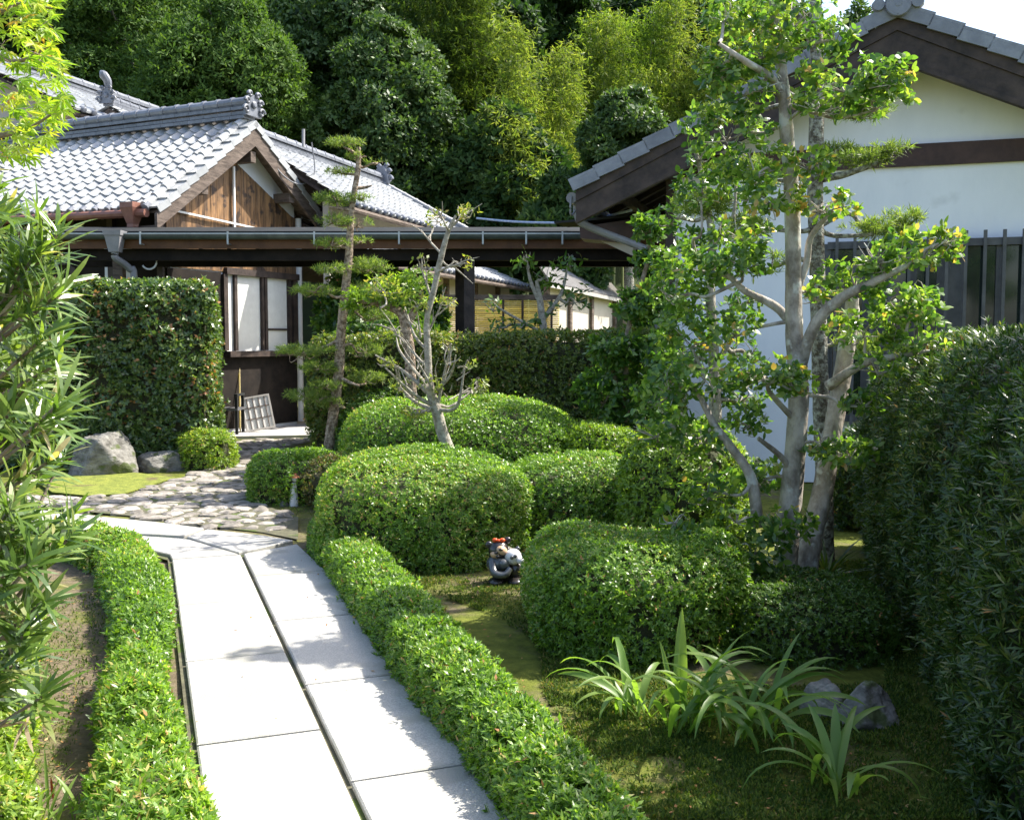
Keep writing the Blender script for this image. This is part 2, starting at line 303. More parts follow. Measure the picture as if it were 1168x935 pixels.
def nrm(a): return a / (np.linalg.norm(a, axis=-1, keepdims=True) + 1e-9)
def strips(base, d, up, L, W, bend, prof, fold=0.0):
    """leaf blades; prof = list of (s, width factor); returns V, F (quads)"""
    d = nrm(d); side = nrm(np.cross(d, up)); nn = np.cross(side, d); N = len(base); V = []
    L = np.broadcast_to(L, (N,))[:, None]; W = np.broadcast_to(W, (N,))[:, None]; bend = np.broadcast_to(bend, (N,))[:, None]
    for s, wf in prof:
        c = base + d*L*s - nn*L*bend*s*s
        e = side*W*0.5*wf
        V.append(c - e + nn*W*wf*fold); V.append(c + e + nn*W*wf*fold)
    k = len(prof); V = np.stack(V, 1)
    idx = np.arange(N)[:, None, None]*(2*k) + np.arange(k-1)[None, :, None]*2 + np.array([0, 1, 3, 2])[None, None]
    return V.reshape(-1, 3), idx.reshape(-1, 4)
def diamonds(base, d, up, L, W):
    d = nrm(d); side = nrm(np.cross(d, up)); N = len(base)
    L = np.broadcast_to(L, (N,))[:, None]; W = np.broadcast_to(W, (N,))[:, None]
    V = np.stack([base, base + d*L*0.5 + side*W*0.5, base + d*L, base + d*L*0.5 - side*W*0.5], 1)
    return V.reshape(-1, 3), np.arange(N*4).reshape(-1, 4)
LEAF = [(0, 0.15), (0.3, 0.9), (0.6, 0.95), (0.85, 0.55), (1, 0.06)]
LEAF3 = [(0, 0.15), (0.45, 1.0), (1, 0.1)]
LONG = [(0, 0.35), (0.35, 1.0), (0.75, 0.85), (1, 0.08)]
def rand_dirs(n):
    v = rng.normal(size=(n, 3)); return nrm(v)
def shoots(p, n, k, L, W, spread=(45, 85), prof=None, bend=0.15, jit=0.35, upw=0.25, lv=0.3):
    """k leaves round each shoot p with axis n"""
    ax = nrm(n + np.array([0, 0, upw]) + rng.normal(size=n.shape)*jit)
    N = len(p); P3 = np.repeat(p, k, 0); A3 = np.repeat(ax, k, 0)
    q = nrm(np.cross(A3, rand_dirs(1)[0])); q2 = np.cross(A3, q)
    ph = (np.tile(np.arange(k)*2.4, N) + np.repeat(rng.uniform(0, 6.28, N), k) + rng.normal(size=N*k)*0.25)[:, None]
    th = np.radians(rng.uniform(spread[0], spread[1], N*k))[:, None]
    d = A3*np.cos(th) + (q*np.cos(ph)+q2*np.sin(ph))*np.sin(th)
    l = L*(1 + rng.uniform(-lv, lv, N*k)); wd = W*(1 + rng.uniform(-lv, lv, N*k))
    b = P3 + A3*(rng.uniform(-0.3, 0.3, (N*k, 1))*L)
    if prof is None: return diamonds(b, d, A3, l, wd)
    return strips(b, d, A3, l, wd, bend, prof)
def wob(V, amp, freq, seed):
    r = np.random.default_rng(seed); out = np.zeros(len(V))
    for o in range(3):
        for _ in range(4):
            k = r.normal(size=3)*freq*(2**o); out += np.sin(V @ k + r.uniform(0, 6.28))*(0.5**o)/4
    return out*amp
def vnormals(V, Fc):
    a = V[Fc[:, 1]]-V[Fc[:, 0]]; b = V[Fc[:, -1]]-V[Fc[:, 0]]; c = np.cross(a, b)
    c2 = np.cross(V[Fc[:, 2]]-V[Fc[:, 0]], V[Fc[:, 3]]-V[Fc[:, 0]]) if Fc.shape[1] == 4 else 0
    c = c + c2; N = np.zeros_like(V)
    for k in range(Fc.shape[1]): np.add.at(N, Fc[:, k], c)
    return nrm(N)
def sample(V, Fc, dens):
    T = np.concatenate([Fc[:, [0, 1, 2]], Fc[:, [0, 2, 3]]]); a, b, c = V[T[:, 0]], V[T[:, 1]], V[T[:, 2]]
    cr = np.cross(b-a, c-a); ar = np.linalg.norm(cr, axis=1)/2; n = int(ar.sum()*dens)
    i = rng.choice(len(T), n, p=ar/ar.sum()); u = rng.uniform(size=(n, 2)); fl = u.sum(1) > 1; u[fl] = 1-u[fl]
    p = a[i] + (b-a)[i]*u[:, :1] + (c-a)[i]*u[:, 1:]
    return p, nrm(cr[i])
def dome(c, rx, ry, h, e=0.6, amp=0.05, freq=3, seed=1, rot=0.0, nu=56, nv=22):
    """clipped round shrub standing on the ground: superellipsoid"""
    t = np.linspace(-0.35, math.pi/2, nv); ph = np.linspace(0, 2*math.pi, nu, endpoint=False)
    T, Ph = np.meshgrid(t, ph, indexing='ij')
    sg = lambda x, q: np.sign(x)*np.abs(x)**q
    zz = h*0.5 + h*0.5*sg(np.sin(T*1.0), e); zz = np.where(T < 0, h*0.5*(1+np.sin(T)/math.sin(0.35)), h*0.5+h*0.5*sg(np.sin(np.maximum(T, 0)), e))
    rr = np.where(T < 0, 1.0 + 0.12*T, sg(np.cos(np.maximum(T, 0)), e))
    x = rx*rr*sg(np.cos(Ph), 0.85); y = ry*rr*sg(np.sin(Ph), 0.85)
    cr, sr = math.cos(rot), math.sin(rot)
    V = np.stack([c[0]+x*cr-y*sr, c[1]+x*sr+y*cr, zz], -1).reshape(-1, 3)
    i = np.arange(nv-1)[:, None]; j = np.arange(nu)[None]
    Fc = np.stack([i*nu+j, i*nu+(j+1) % nu, (i+1)*nu+(j+1) % nu, (i+1)*nu+j], -1).reshape(-1, 4)
    N = vnormals(V, Fc); V = V + N*wob(V, amp, freq, seed)[:, None]; V[:, 2] = np.maximum(V[:, 2], 0)
    return V, Fc
def sweep(pts, hw, h, e=0.35, rc=0.2, amp=0.03, freq=4, seed=2, step=0.08, nprof=26, lean=None):
    pts = np.asarray(pts, float)[:, :2]; d = np.r_[0, np.cumsum(np.linalg.norm(np.diff(pts, axis=0), axis=1))]
    s = np.unique(np.r_[np.linspace(0, rc, 8), np.arange(rc, d[-1]-rc, step), np.linspace(d[-1]-rc, d[-1], 8)])
    cx = np.stack([np.interp(s, d, pts[:, k]) for k in range(2)], 1)
    for _ in range(3): cx[1:-1] = (cx[:-2]+2*cx[1:-1]+cx[2:])/4
    hw_ = np.interp(s, d, np.broadcast_to(hw, (len(pts),))); hh = np.interp(s, d, np.broadcast_to(h, (len(pts),)))
    e_ = np.minimum(s, d[-1]-s)/rc; e_ = np.clip(e_, 0, 1); f = (1-(1-e_)**2.6)**(1/2.6)
    hw_ = hw_*np.maximum(f, 0.02); hh = hh*(0.55+0.45*f)
    T = nrm(np.gradient(cx, axis=0)); Nn = np.stack([T[:, 1], -T[:, 0]], 1)
    t = np.linspace(0, math.pi, nprof); c, s2 = np.cos(t), np.sin(t)
    px = np.sign(c)*np.abs(c)**e; pz = np.abs(s2)**e
    X = cx[:, None, :] + Nn[:, None, :]*(px[None, :, None]*hw_[:, None, None])
    Z = pz[None]*hh[:, None]
    if lean is not None: X = X + (Nn*lean)[:, None, :]*pz[None, :, None]
    V = np.concatenate([X, Z[..., None]], -1).reshape(-1, 3); m = len(s); n = nprof
    i = np.arange(m-1)[:, None]; j = np.arange(n-1)[None]
    Fc = np.stack([i*n+j, (i+1)*n+j, (i+1)*n+j+1, i*n+j+1], -1).reshape(-1, 4)
    N = vnormals(V, Fc)
    V = V + N*wob(V, amp, freq, seed)[:, None]; V[:, 2] = np.maximum(V[:, 2], 0)
    return V, Fc

def tag(o, label=None, cat=None, group=None, kind=None):
    if label: o['label'] = label
    if cat: o['category'] = cat
    if group: o['group'] = group
    if kind: o['kind'] = kind
    return o
def empty(name, loc, label, cat, group=None):
    o = bpy.data.objects.new(name, None); C.objects.link(o); o.location = Vector([float(x) for x in loc]); o.empty_display_size = 0.1
    return tag(o, label, cat, group)

def shrub(name, surf, label, cat, mat_, dens, k, L, W, depth=0.05, prof=None, spread=(35, 80), jit=0.35, upw=0.3, group=None, core=0.05, stray=0.02, floor=0.0, corem='core', far=None, lv=0.3, extra=None):
    V, Fc = surf
    p, n = sample(V, Fc, dens)
    p = p - n*(np.abs(rng.normal(size=(len(p), 1)))*depth - stray)
    m = p[:, 2] > floor; p, n = p[m], n[m]
    # thin patches show the dark core below
    q = wob(p, 1.0, 7.0, int(abs(V[0, 0])*100) % 999); m = rng.uniform(size=len(p)) < np.clip(1.05 + q*1.3, 0.32, 1); p, n = p[m], n[m]
    # the deepest leaves and those under the shoulder are fewer
    LV, LF = shoots(p, n, k, L, W, spread, prof, jit=jit, upw=upw, lv=lv)
    N = vnormals(V, Fc); Vc = V - N*core; Vc[:, 2] = np.maximum(Vc[:, 2]-core*0.3, 0.0)  # dark inner shell, added to block light behind the leaves
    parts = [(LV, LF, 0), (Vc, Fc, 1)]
    # stray shoots that have outgrown the shears
    ns = max(4, int(len(p)*0.012)); i = rng.choice(len(p), ns); sp = p[i]+n[i]*rng.uniform(0.5, 1.6, (ns, 1))*L
    parts.append((*shoots(sp, n[i], k, L, W, (20, 60), prof, upw=0.8), 0))
    if extra: parts += extra
    # withered leaves among the green, and a few bare twig tips
    i = rng.choice(len(p), max(6, int(len(p)*0.02))); parts.append((*shoots(p[i]+n[i]*0.012, n[i], 2, L*0.9, W, (20, 80), prof, upw=0.2), 2))
    i = rng.choice(len(p), max(6, int(len(p)*0.006)))
    d_ = nrm(n[i]+up*0.6+rng.normal(size=(len(i), 3))*0.5); V2, F2 = strips(p[i]-d_*L*0.8, d_, nrm(rng.normal(size=d_.shape)), L*3.0, L*0.10, 0.1, [(0, 1), (1, 0.5)]); parts.append((V2, F2, 1))
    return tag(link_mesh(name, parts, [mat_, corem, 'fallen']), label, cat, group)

up = np.array([0, 0, 1.0])
# ================================================================== SETTING
# ground with the wooded slope behind the houses
xs = np.unique(np.r_[np.linspace(-90, -8, 28), np.linspace(-8, 8, 90), np.linspace(8, 90, 28)])
ys = np.unique(np.r_[np.linspace(-20, 0, 10), np.linspace(0, 16, 110), np.linspace(16, 140, 60)])
XX, YY = np.meshgrid(xs, ys, indexing='ij')
def hill(x, y):
    t = np.clip((y - 29)/45, 0, 1); side = 1/(1+np.exp((x-10-0.12*(y-30))/3.0))
    return (t*t*(3-2*t))**0.8*24*(0.12+0.88*side)
ZZ = hill(XX, YY)
gv = np.stack([XX, YY, ZZ], -1).reshape(-1, 3)
nearm = (gv[:, 1] < 15) & (gv[:, 1] > -2)
gv[nearm, 2] += wob(gv[nearm], 0.018, 2.2, 5) - 0.012
nx, ny = len(xs), len(ys)
gi = (np.arange(nx-1)[:, None]*ny + np.arange(ny-1)[None]).reshape(-1)
GF = np.stack([gi, gi+ny, gi+ny+1, gi+1], -1)
tag(link_mesh('ground', [(gv, GF, 0)], 'ground', smooth=True), kind='structure')

# granite slab path, surveyed from the joints in the photograph
dpath = nrm((G(276.3, 632, 0.035)-G(416.7, 933, 0.035)))[:2]; npth = np.array([dpath[1], -dpath[0]])
c0 = G(276.3, 632, 0.035)[:2]
def cpt(py):   # point of the centre joint whose image row is py
    q = G(276.3+(py-632)*(416.7-276.3)/301.0, py, 0.035)[:2]; return float((q-c0) @ dpath)
sm = MB()
def slab(poly, top=0.035, mi=0):
    """poly: xy points anticlockwise; small gap and a chamfer all round"""
    poly = np.asarray(poly, float)[:, :2]; cen = poly.mean(0); n = len(poly)
    ar = 0.5*sum(poly[i][0]*poly[(i+1) % n][1]-poly[(i+1) % n][0]*poly[i][1] for i in range(n))
    if ar < 0: poly = poly[::-1]
    def inset(p, d):
        out = []
        for i in range(n):
            a, b, c = p[i-1], p[i], p[(i+1) % n]; e1 = nrm(b-a); e2 = nrm(c-b)
            n1 = np.array([-e1[1], e1[0]]); n2 = np.array([-e2[1], e2[0]]); bis = nrm(n1+n2); out.append(b + bis*min(d*3, d/max(0.3, bis @ n1)))
        return np.array(out)
    A = inset(poly, 0.009); B = inset(poly, 0.016); dz = rng.uniform(-0.002, 0.002)
    V = np.concatenate([np.c_[A, np.zeros(n)-0.03], np.c_[A, np.full(n, top-0.006+dz)], np.c_[B, np.full(n, top+dz)]])
    Fc = [[i, (i+1) % n, n+(i+1) % n, n+i] for i in range(n)] + [[n+i, n+(i+1) % n, 2*n+(i+1) % n, 2*n+i] for i in range(n)]
    sm.raw(V, Fc, mi); sm.raw(V[2*n:], [list(range(n))], mi)
WS = 0.50
tl = [0.0, cpt(682), cpt(742), cpt(830)]; step = (tl[1]-tl[3])/2
while tl[-1] > -9: tl.append(tl[-1]-step)
tr_ = [cpt(657), cpt(708), cpt(780), cpt(890)]
while tr_[-1] > -9: tr_.append(tr_[-1]-step)
for a, b in zip(tl[:-1], tl[1:]):
    slab([c0+dpath*a-npth*0.004, c0+dpath*b-npth*0.004, c0+dpath*b-npth*WS, c0+dpath*a-npth*WS])
for a, b in zip(tr_[:-1], tr_[1:]):
    slab([c0+dpath*a+npth*0.004, c0+dpath*b+npth*0.004, c0+dpath*b+npth*WS, c0+dpath*a+npth*WS])
g = lambda x, y: G(x, y, 0.02)[:2]
A0 = c0+dpath*tr_[0]+npth*WS
slab([c0+dpath*tr_[0]+npth*0.004, A0, g(340, 622), c0+dpath*0.02+npth*0.004])
slab([c0+dpath*0.06-npth*0.02, g(336, 618), g(300, 612), g(236, 605), g(212, 614)])
slab([c0+dpath*0.02-npth*0.01, g(214, 616), g(150, 612), g(120, 618), g(192, 634), c0-npth*WS+dpath*0.02])
slab([g(210, 613), g(234, 604), g(180, 597), g(118, 591), g(96, 596), g(150, 610)])
slab([g(116, 590), g(94, 596), g(20, 596), g(-60, 590), g(-60, 578), g(40, 582)])
# slabs are setting
tag(sm.build('path', ['granite']), kind='structure')
pm = MB(); pm.prism([np.r_[c0+dpath*-9+npth*(WS+.02), 0.006], np.r_[g(345, 624), 0.006], np.r_[g(230, 602), 0.006], np.r_[g(-60, 576), 0.006], np.r_[g(-60, 592), 0.006], np.r_[g(140, 622), 0.006], np.r_[c0-npth*(WS+.02)+dpath*0.1, 0.006], np.r_[c0+dpath*-9-npth*(WS+.02), 0.006]], (0, 0, 0.004))
tag(pm.build('path_bed', 'mortar'), kind='structure')

# crazy paving
bound = [G(x, y)[:2] for x, y in [(340, 616), (300, 608), (232, 600), (180, 592), (118, 586), (40, 578), (-60, 573), (-60, 560), (60, 566), (100, 568), (140, 566), (170, 556), (205, 546), (240, 532), (268, 516), (272, 502), (371, 500), (338, 508), (308, 518), (286, 540), (296, 575), (340, 590)]]
def inside(p, poly):
    c = False; n = len(poly)
    for i in range(n):
        a, b = poly[i], poly[i-1]
        if (a[1] > p[1]) != (b[1] > p[1]) and p[0] < (b[0]-a[0])*(p[1]-a[1])/(b[1]-a[1])+a[0]: c = not c
    return c
def clip_half(poly, m_, n_):
    out = []
    for i in range(len(poly)):
        a, b = poly[i-1], poly[i]; da, db = (a-m_) @ n_, (b-m_) @ n_
        if da <= 0: out.append(a)
        if (da <= 0) != (db <= 0): out.append(a+(b-a)*da/(da-db))
    return out
bb = np.array(bound); mn, mx_ = bb.min(0), bb.max(0)
cand = []
r3 = np.random.default_rng(11)
for _ in range(9000):
    p = r3.uniform(mn-0.3, mx_+0.3); 
    rmin = r3.choice([0.15, 0.22, 0.36])
    if all(np.hypot(*(p-q)) > rmin for q in cand): cand.append(p)
cand = np.array(cand); stones = MB()
for i, p in enumerate(cand):
    if not inside(p, bound): continue
    poly = [p+np.array(v)*0.6 for v in ((-1, -1), (1, -1), (1, 1), (-1, 1))]
    for q in cand[np.argsort(((cand-p)**2).sum(1))[1:16]]: poly = clip_half(poly, (p+q)/2, nrm(q-p))
    poly = np.array(poly); cc = poly.mean(0)
    if len(poly) < 3: continue
    # round off and roughen the outline
    pts = []
    for a, b in zip(poly, np.roll(poly, -1, 0)):
        Ls = np.linalg.norm(b-a)
        if Ls < 0.03: continue
        for t in ((0.2, 0.5, 0.8) if Ls > 0.1 else (0.35, 0.7)): pts.append(a+(b-a)*t + r3.normal(size=2)*0.007)
    if len(pts) < 4: continue
    pts = np.array(pts); dd = np.linalg.norm(pts-cc, axis=1)[:, None]; inner = cc+(pts-cc)*(1-0.022/dd); n = len(pts)
    hz = r3.uniform(0.014, 0.030); tilt = r3.normal(size=2)*0.04
    def zz(q, h): return h + (q-cc) @ tilt
    top = cc+(pts-cc)*(1-0.05/dd)
    V = np.concatenate([np.c_[inner, np.zeros(n)-0.02], np.c_[inner, zz(inner, hz-0.012)], np.c_[top, zz(top, hz)], [[*cc, hz+0.006]]])
    Fc = [[k, (k+1) % n, n+(k+1) % n, n+k] for k in range(n)] + [[n+k, n+(k+1) % n, 2*n+(k+1) % n, 2*n+k] for k in range(n)]
    parts3 = [[2*n+k, 2*n+(k+1) % n, 3*n] for k in range(n)]
    Fq = np.array(Fc); off = stones.parts
    # keep one island: express the fan as degenerate-free quads is not possible, so triangulate everything
    tri = [[a, b, c] for a, b, c, d in Fc]+[[a, c, d] for a, b, c, d in Fc]+parts3
    stones.raw(V, tri)
tag(stones.build('stone_path', 'stone'), kind='structure')
bb3 = MB(); bb3.prism([np.r_[q, 0.004] for q in bound[::-1]], (0, 0, 0.004)); tag(bb3.build('stone_path_bed', 'mortar'), kind='structure')
# concrete apron before the house
ap = MB(); ap.prism([np.r_[G(x, y)[:2], 0.0] for x, y in [(262, 501), (375, 499), (430, 497), (440, 480), (262, 480)]], (0, 0, 0.05))
tag(ap.build('pavement', 'concrete'), kind='structure')
mo = MB(); mo.prism([np.r_[G(x, y)[:2], 0.008] for x, y in [(60, 563), (100, 567), (140, 565), (172, 555), (200, 546), (150, 540), (80, 544), (40, 550)]], (0, 0, 0.012)); 
tag(mo.build('moss', 'moss'), kind='stuff', label='bright green moss patch beside the stone paving', cat='moss')

# ================================================================== ROOFS
def tiled(mb, A, B, Cc, D, pitch=0.27, row=0.24, mi=0, amp=0.030, lift=0.03):
    A, B, Cc, D = map(lambda a: np.asarray(a, float), (A, B, Cc, D))
    nu = max(2, int(round(np.linalg.norm(D-Cc)/pitch))); nv = max(2, int(round(np.linalg.norm(Cc-A)/row)))
    N = np.cross(B-A, Cc-A); N /= np.linalg.norm(N)
    if N[2] < 0: N = -N
    def pt(u, v): return (A*(1-u)+B*u)*(1-v) + (Cc*(1-u)+D*u)*v
    us = np.linspace(0, 1, 9); hp = amp*(np.exp(-((us-0.78)/0.16)**2)*1.5 - 0.55*np.exp(-((us-0.32)/0.3)**2))
    Vs, Fs, off = [], [], 0
    for i in range(nu):
        for j in range(nv):
            v0 = j/nv; v1 = (j+1.10)/nv if j < nv-1 else (j+1.0)/nv
            jz = rng.uniform(-0.004, 0.004)
            rows = []
            for v, h in ((v0, 0.0), ((v0+v1)/2, lift*0.5), (v1, lift)):
                rows.append([pt((i+u*1.0)/nu, v) + N*(hh+h+jz) for u, hh in zip(us, hp)])
            rows.append([pt((i+u)/nu, v1) + N*(hh+jz-0.012) for u, hh in zip(us, hp)])
            V = np.array(rows).reshape(-1, 3); n = len(us)
            for a in range(3):
                for b in range(n-1): Fs.append([off+a*n+b, off+a*n+b+1, off+(a+1)*n+b+1, off+(a+1)*n+b])
            Vs.append(V); off += len(V)
    mb.raw(np.concatenate(Vs), Fs, mi); return N, nu, nv
def eave_caps(mb, Cc, D, down, nu, N, mi=0, r=0.052):
    Cc = np.asarray(Cc, float); D = np.asarray(D, float); dn = nrm(np.asarray(down, float))
    for i in range(nu):
        c = Cc+(D-Cc)*((i+0.78)/nu) + N*0.02
        mb.tube([c-dn*0.05, c+dn*0.05, c+dn*0.055, c+dn*0.06], [r, r, r*0.9, r*0.55], 12, mi)
def ridge(mb, a, b, h=0.28, wd=0.2, mi=0, mt=1, courses=3, seg=0.3):
    a = np.asarray(a, float); b = np.asarray(b, float); L = np.linalg.norm(b-a); d = (b-a)/L; up = np.array([0, 0, 1.0]); s = nrm(np.cross(d, up))
    n = max(2, int(L/seg))
    for k in range(courses):
        z = h*k/courses; ww = wd*(1-0.12*k) + (0.05 if k % 2 == 0 else -0.03)
        for i in range(n):
            p0 = a+d*(L*i/n); mb.box(p0 - s*ww/2 + up*(z+0.003*k), d*(L/n-0.006), s*ww, up*(h/courses*0.72), mi)
    for i in range(n):
        p0 = a+d*(L*i/n)+up*h; p1 = a+d*(L*(i+1.04)/n)+up*h
        mb.tube([p0, p0+d*0.05, p0+d*0.055, p1], [wd*0.42, wd*0.42, wd*0.36, wd*0.36], 12, mt)
def onigawara(name, c, d, s, parent, m='tile_d'):
    """ornamental ridge-end tile: c = centre, d = outward direction, s = size"""
    mb = MB(); c = np.asarray(c, float); d = nrm(np.asarray(d, float)); sd_ = nrm(np.cross(d, (0, 0, 1))); up = np.array([0, 0, 1.0])
    prof = [(-0.55, -0.5), (0.55, -0.5), (0.5, -0.1), (0.36, 0.25), (0.2, 0.45), (-0.2, 0.45), (-0.36, 0.25), (-0.5, -0.1)]
    mb.prism([c-d*0.05*s + sd_*x*s + up*z*s for x, z in prof], d*0.14*s)
    for sg in (-1, 1):      # scrolls at the sides
        for (x, z, r0) in ((0.52, -0.28, 0.2), (0.44, 0.12, 0.16), (0.26, 0.44, 0.13)):
            pts = []
            for t in np.linspace(0, 4.6*math.pi/2, 22):
                r = r0*s*(1-0.8*t/(4.6*math.pi/2)); pts.append(c+d*0.12*s + sd_*sg*(x*s+r*math.cos(t)) + up*(z*s+r*math.sin(t)))
            mb.tube(pts, np.linspace(0.085, 0.05, 22)*s, 8)
    mb.tube([c+d*0.06*s, c+d*0.17*s, c+d*0.2*s], [0.17*s, 0.15*s, 0.09*s], 14)
    o = mb.build(name, m, parent); return o

# ---------------------------------------------------------------- left house
r = np.array([-0.909, 0.418, 0.0]); gg = np.array([0.418, 0.909, 0.0]); up = np.array([0, 0, 1.0])
A = P(291, 137, 17.5); LEN = 8.5
WL, WR = 2.33, 2.02
Ce = A - gg*WL; Ce[2] = P(178, 236, 15.4)[2]
Er = A + gg*WR; Er[2] = P(366, 250, 19.3)[2]
h1 = empty('wooden_house', A*[1, 1, 0], 'old wooden house with tiled gable roof, orange cedar boards and paper windows', 'house')
mb = MB()
inb = r*0.22
N1, nu1, nv1 = tiled(mb, A+inb, A+r*LEN, Ce+inb, Ce+r*LEN+up*0.12)
N2, nu2, nv2 = tiled(mb, A+r*LEN, A+inb, Er+r*LEN, Er+inb)
roof = mb.build('roof', ['tile'], h1)
mb = MB()
for (T, N) in ((Ce, N1), (Er, N2)):    # verge tiles stepping down both barges
    dn = nrm(T-A); L = np.linalg.norm(T-A); n = int(L/0.26)
    for i in range(n):
        p = A+dn*(L*i/n); 
        mb.box(p - N*0.06 + N*0.02, dn*(L/n*1.06)+N*0.03, r*0.20, N*0.03, 0)
        mb.box(p - r*0.022 - N*0.12, dn*(L/n*1.04)+N*0.03, r*0.02, N*0.11, 0)
        mb.tube([p+r*0.22+N*0.02, p+r*0.22+dn*(L/n*1.05)+N*0.045], [0.06, 0.066], 12, 0)
vt = mb.build('verge_tiles', ['tile'], roof)
mb = MB(); eave_caps(mb, Ce+inb, Ce+r*LEN+up*0.12, Ce-A, nu1, N1); eave_caps(mb, Ce+r*0.0, Ce+r*0.24, Ce-A, 1, N1, r=0.065)
eave_caps(mb, Er+r*LEN, Er+inb, Er-A, nu2, N2)
mb.build('eave_tiles', 'tile_e', roof)
mb = MB(); ridge(mb, A+r*0.12+up*0.02, A+r*LEN+up*0.02, 0.30, 0.24, 0, 1, 4); mb.build('roof_ridge', ['tile_d', 'tile_b'], roof)
onigawara('ridge_ornament', A+r*0.06+up*0.25, -r, 0.38, roof)
mb = MB()   # boarded soffit under both slopes, with rafters
for T, N in ((Ce, N1), (Er, N2)):
    dn = T-A; mb.prism([A-N*0.07, T-N*0.07, T+r*LEN-N*0.07, A+r*LEN-N*0.07], -N*0.03)
    for k in range(24):
        q = 0.5+k*0.36
        if q < LEN: mb.beam(A+r*q-N*0.13, T+r*q-N*0.13, 0.05, 0.06)
mb.build('rafters', 'wood_g', roof)
mb = MB()
for T, N in ((Ce, N1), (Er, N2)):
    dn = nrm(T-A); Lb = np.linalg.norm(T-A)
    a0 = A - up*0.10; b0 = T - up*0.10
    mb.prism([a0, b0, b0-up*0.24, a0-up*0.34], r*0.05)
for T in (Ce, Er):   # purlin ends carried out to the barge
    for f in (0.52, 0.96):
        c = A+(T-A)*f - up*0.40 - up*0.02; mb.beam(c+r*0.052, c+r*1.1, 0.15, 0.16)
c = A-up*0.62; mb.beam(c+r*0.052, c+r*1.1, 0.13, 0.18)
mb.build('bargeboard', 'wood_g', h1)
# walls
GO = A + r*0.40      # gable wall plane
def W_(wd, z): return np.array([GO[0]+gg[0]*wd, GO[1]+gg[1]*wd, z])
def gpx(px, py): q = PL(px, py, GO, r); return float((q-GO) @ gg), float(q[2])
slL = (A[2]-Ce[2])/WL; slR = (A[2]-Er[2])/WR
wl, wr = -1.75, gpx(336, 300)[0]
ztop = lambda wd: A[2]-0.13-(slL*-wd if wd < 0 else slR*wd)
mb = MB(); mb.prism([W_(wl, 0), W_(wr, 0), W_(wr, ztop(wr)), W_(0, ztop(0)), W_(wl, ztop(wl))], r*0.12)
mb.build('gable_wall', 'plaster', h1)
pk = [gpx(x, y) for x, y in ((190, 316), (334, 316), (333, 249), (268, 194), (176, 240))]
ptop = lambda wd: min(ztop(wd)-0.01, np.interp(wd, [wl, pk[3][0], pk[2][0]], [9.0, pk[3][1]+0.12, pk[2][1]]) if wd > pk[3][0]-0.2 else 9.0)
mb = MB(); x = wl; zb = gpx(320, 316)[1]
while x < wr-0.02:
    x2 = min(x+rng.uniform(0.12, 0.17), wr)
    mb.prism([W_(x+0.004, zb), W_(x2-0.004, zb), W_(x2-0.004, ptop(x2)), W_(x+0.004, ptop(x))], -r*(0.022+rng.uniform(0, 0.006))); x = x2
mb.build('cedar_boards', 'wood_p', h1)
# white pipes on the boards
mb = MB(); q = lambda px, py: PL(px, py, GO-r*0.07, r)
mb.beam(q(266.5, 190), q(267.5, 264), 0.04, 0.03, up=tuple(r)); mb.beam(q(193, 239), q(308, 264), 0.03, 0.03)
mb.build('conduit', 'white', h1)
mb = MB(); pts = [q(293, 172)-r*0.2, q(303, 200)-r*0.35, q(322, 212)-r*0.4, q(333, 200)-r*0.5, q(330, 165)-r*0.5]; pp, rr = catmull(pts, [0.012]*5, 6); mb.tube(pp, rr, 6)
mb.beam(q(323, 170)-r*0.45, q(323, 150)-r*0.45, 0.04, 0.04, up=tuple(r)); mb.build('power_cable', 'pipe', h1)
# window bay under the boards
wz = lambda px, py: gpx(px, py)
mb = MB()
zt, zs, zb0 = gpx(320, 317)[1], gpx(320, 401)[1], 0.0
xs_ = [gpx(px, 350)[0] for px in (257, 270, 295.5, 304, 326, 335.5)]
mb.prism([W_(wl, 0.1), W_(wr, 0.1), W_(wr, zs), W_(wl, zs)], -r*0.02, 0)
mb.build('recess_shade_panel', 'dark', h1)  # near-black panel stands in for the shade of the deep recess
mb = MB(); mb.prism([W_(wl, zs+0.003), W_(xs_[0]-0.12, zs+0.003), W_(xs_[0]-0.12, zt-.003), W_(wl, zt-.003)], -r*0.024, 0); mb.build('side_board', 'dark', h1)
wn = MB()
wn.cbox(W_((xs_[0]+wr)/2, zt+0.03)-r*0.05, gg*((wr-xs_[0])/2+.05), r*0.05, up*0.055, 0)
wn.cbox(W_((xs_[0]+wr)/2, zs-0.03)-r*0.07, gg*((wr-xs_[0])/2+.05), r*0.07, up*0.05, 0)
for xx, wv in ((xs_[0]-0.05, .05), ((xs_[0]+xs_[1])/2+0.06, 0.035), ((xs_[2]+xs_[3])/2-0.07, 0.03), ((xs_[2]+xs_[3])/2+.02, 0.035), (wr-0.07, 0.07), (xs_[4]+.05, 0.03)):
    wn.cbox(W_(xx, (zt+zs)/2)-r*0.035, gg*wv, r*0.035, up*((zt-zs)/2-0.03), 0)
win = wn.build('window', 'wood_d', h1)
for a_, b_ in ((xs_[0], xs_[1]-0.03), (xs_[1], xs_[2]), (xs_[3], xs_[4])):
    pn = MB(); pn.cbox(W_((a_+b_)/2, (zt+zs)/2)-r*0.012, gg*((b_-a_)/2), r*0.008, up*((zt-zs)/2-0.02), 0)
    pn.build('paper_screen', 'paper', win)
pn = MB(); pn.cbox(W_((xs_[3]+xs_[4])/2, zs+(zt-zs)*0.3)-r*0.03, gg*((xs_[4]-xs_[3])/2), r*0.012, up*0.018); pn.build('window_rail', 'wood_d', win)
mb = MB(); mb.tube([W_(wr+0.05, 0.1)-r*0.06, W_(wr+0.05, ztop(wr)-0.2)-r*0.06], [0.055, 0.055], 10); mb.build('downpipe', 'white', h1)
